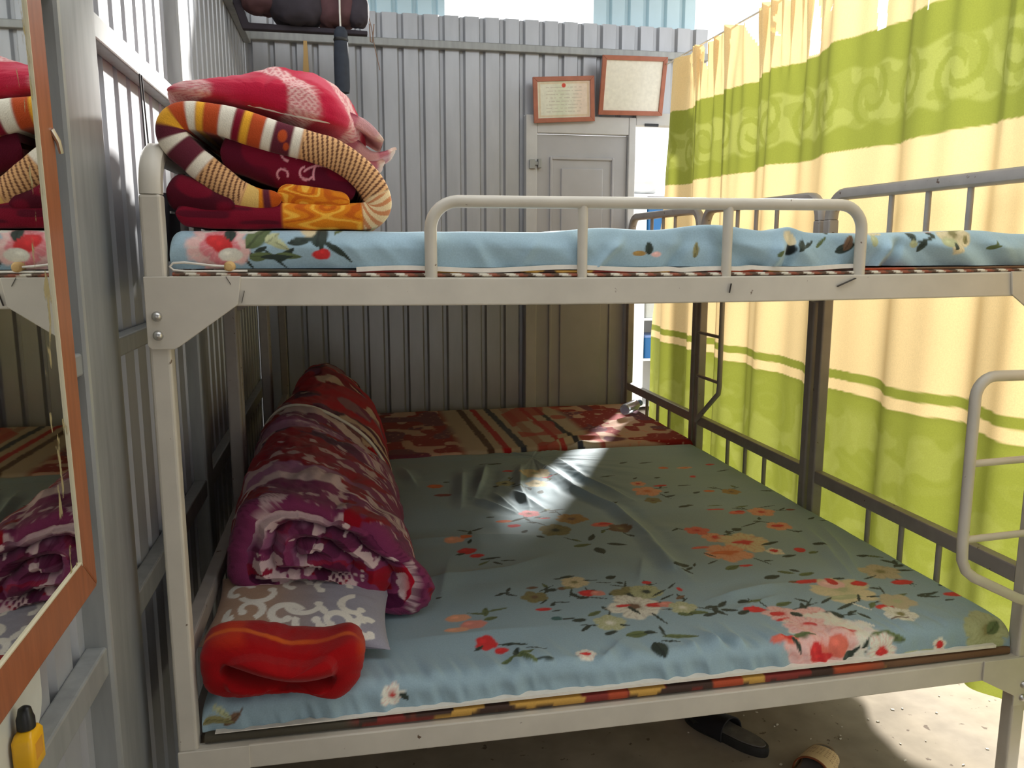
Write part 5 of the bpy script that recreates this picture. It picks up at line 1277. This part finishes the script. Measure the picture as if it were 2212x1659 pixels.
# ------------------------------------------------------------------ footwear on the floor
def foot_outline(L, n=40, wt=.048, wh=.036):
    out = []
    for i in range(n):
        a = 2 * math.pi * i / n; x = math.cos(a); y = math.sin(a)
        w = wt * (.5 + .5 * x) + wh * (.5 - .5 * x) - .008 * math.exp(-((x + .1) / .35) ** 2)
        out.append((x * L / 2, math.copysign(abs(y) ** .8, y) * w + .006 * x))
    return out
def slide_sandal(lab, c, rot, L, sole_m, top_m, strap_col=None, height=.028, woven=False):
    t = empty('slide_sandal', (c[0], c[1], 0)); tag(t, lab, 'sandal', 'sandals under the bed')
    ol = foot_outline(L); R_ = math.radians(rot)
    def X(p): return (c[0] + p[0] * math.cos(R_) - p[1] * math.sin(R_), c[1] + p[0] * math.sin(R_) + p[1] * math.cos(R_), p[2])
    mb = MB(); n = len(ol)
    v = [X((a, b, 0)) for a, b in ol] + [X((a * 1.02, b * 1.03, height * .6)) for a, b in ol] + [X((a, b, height)) for a, b in ol]
    f = [tuple(range(n - 1, -1, -1)), tuple(range(2 * n, 3 * n))] + [(k * n + i, k * n + (i + 1) % n, (k + 1) * n + (i + 1) % n, (k + 1) * n + i) for k in range(2) for i in range(n)]
    mb.add(v, f).build('sole', sole_m, t, smooth=True)
    v = [X((a * .94, b * .9, height)) for a, b in ol] + [X((a * .93, b * .88, height + .003)) for a, b in ol]
    MB().add(v, [tuple(range(n - 1, -1, -1)), tuple(range(n, 2 * n))] + [(i, (i + 1) % n, n + (i + 1) % n, n + i) for i in range(n)]).build('insole', top_m, t)
    # broad strap arching over the front half
    nu, nv = 40, 36
    u = np.linspace(0, math.pi, nu); s = np.linspace(.0, 1, nv); U, S_ = np.meshgrid(u, s)
    P = np.zeros((nv, nu, 3)); 
    for i in range(nv):
        for j in range(nu):
            xx = (-.02 + .12 * s[i]) * L / .26 + .008 * math.sin(u[j]) * (1 - 2 * s[i])
            w = .050 - .010 * s[i] ** 2; h = .052 - .018 * s[i]
            P[i, j] = X((xx, w * math.cos(u[j]), height * .35 + h * math.sin(u[j]) ** .75))
    C = np.broadcast_to(A(206, 176, 128) if woven else A(40, 38, 40), P.shape[:2] + (3,)).copy()
    if woven:
        C = mixc(C, A(120, 84, 56), ((np.sin(U * 46) > .3) & (np.sin(S_ * 60) > .3)) * sm(.3, .5, S_) * .9); C = mixc(C, A(130, 70, 40), sm(.06, .03, S_))
    o = grid_obj('strap', P, C, M['straw'], t); m = o.modifiers.new('thick', 'SOLIDIFY'); m.thickness = .004
    return t
slide_sandal('dark rubber slide sandal under the bed rail, heel towards the camera', (1.375, .395), 118, .27, M['rubber'], M['insole'])
slide_sandal('dark sandal mostly hidden behind the lower bed rail', (1.63, .58), 10, .26, M['rubber'], M['insole'])
slide_sandal('tan woven slipper on the floor at the bottom edge', (1.52, .175), 40, .25, M['board'], M['insole'], woven=True)
# litter on the floor
rl = random.Random(3)
lv = MB()
for k in range(90):
    x, y = rl.uniform(1.25, 2.4), rl.uniform(.0, .9); a = rl.uniform(0, 6.28); l, w = rl.uniform(.002, .007), rl.uniform(.001, .003)
    lv.add([(x + l * math.cos(a + d), y + (l if d in (0, math.pi) else w) * math.sin(a + d), .0 if i < 4 else .002) for i in range(8) for d in [(0, 1.57, math.pi, 4.71)[i % 4]]], [(0, 1, 5, 4), (1, 2, 6, 5), (2, 3, 7, 6), (3, 0, 4, 7), (4, 5, 6, 7)])
li = lv.build('floor_litter', M['straw_litter'])
tag(li, 'tiny crumbs and bits scattered on the pale floor', 'litter', kind='stuff')
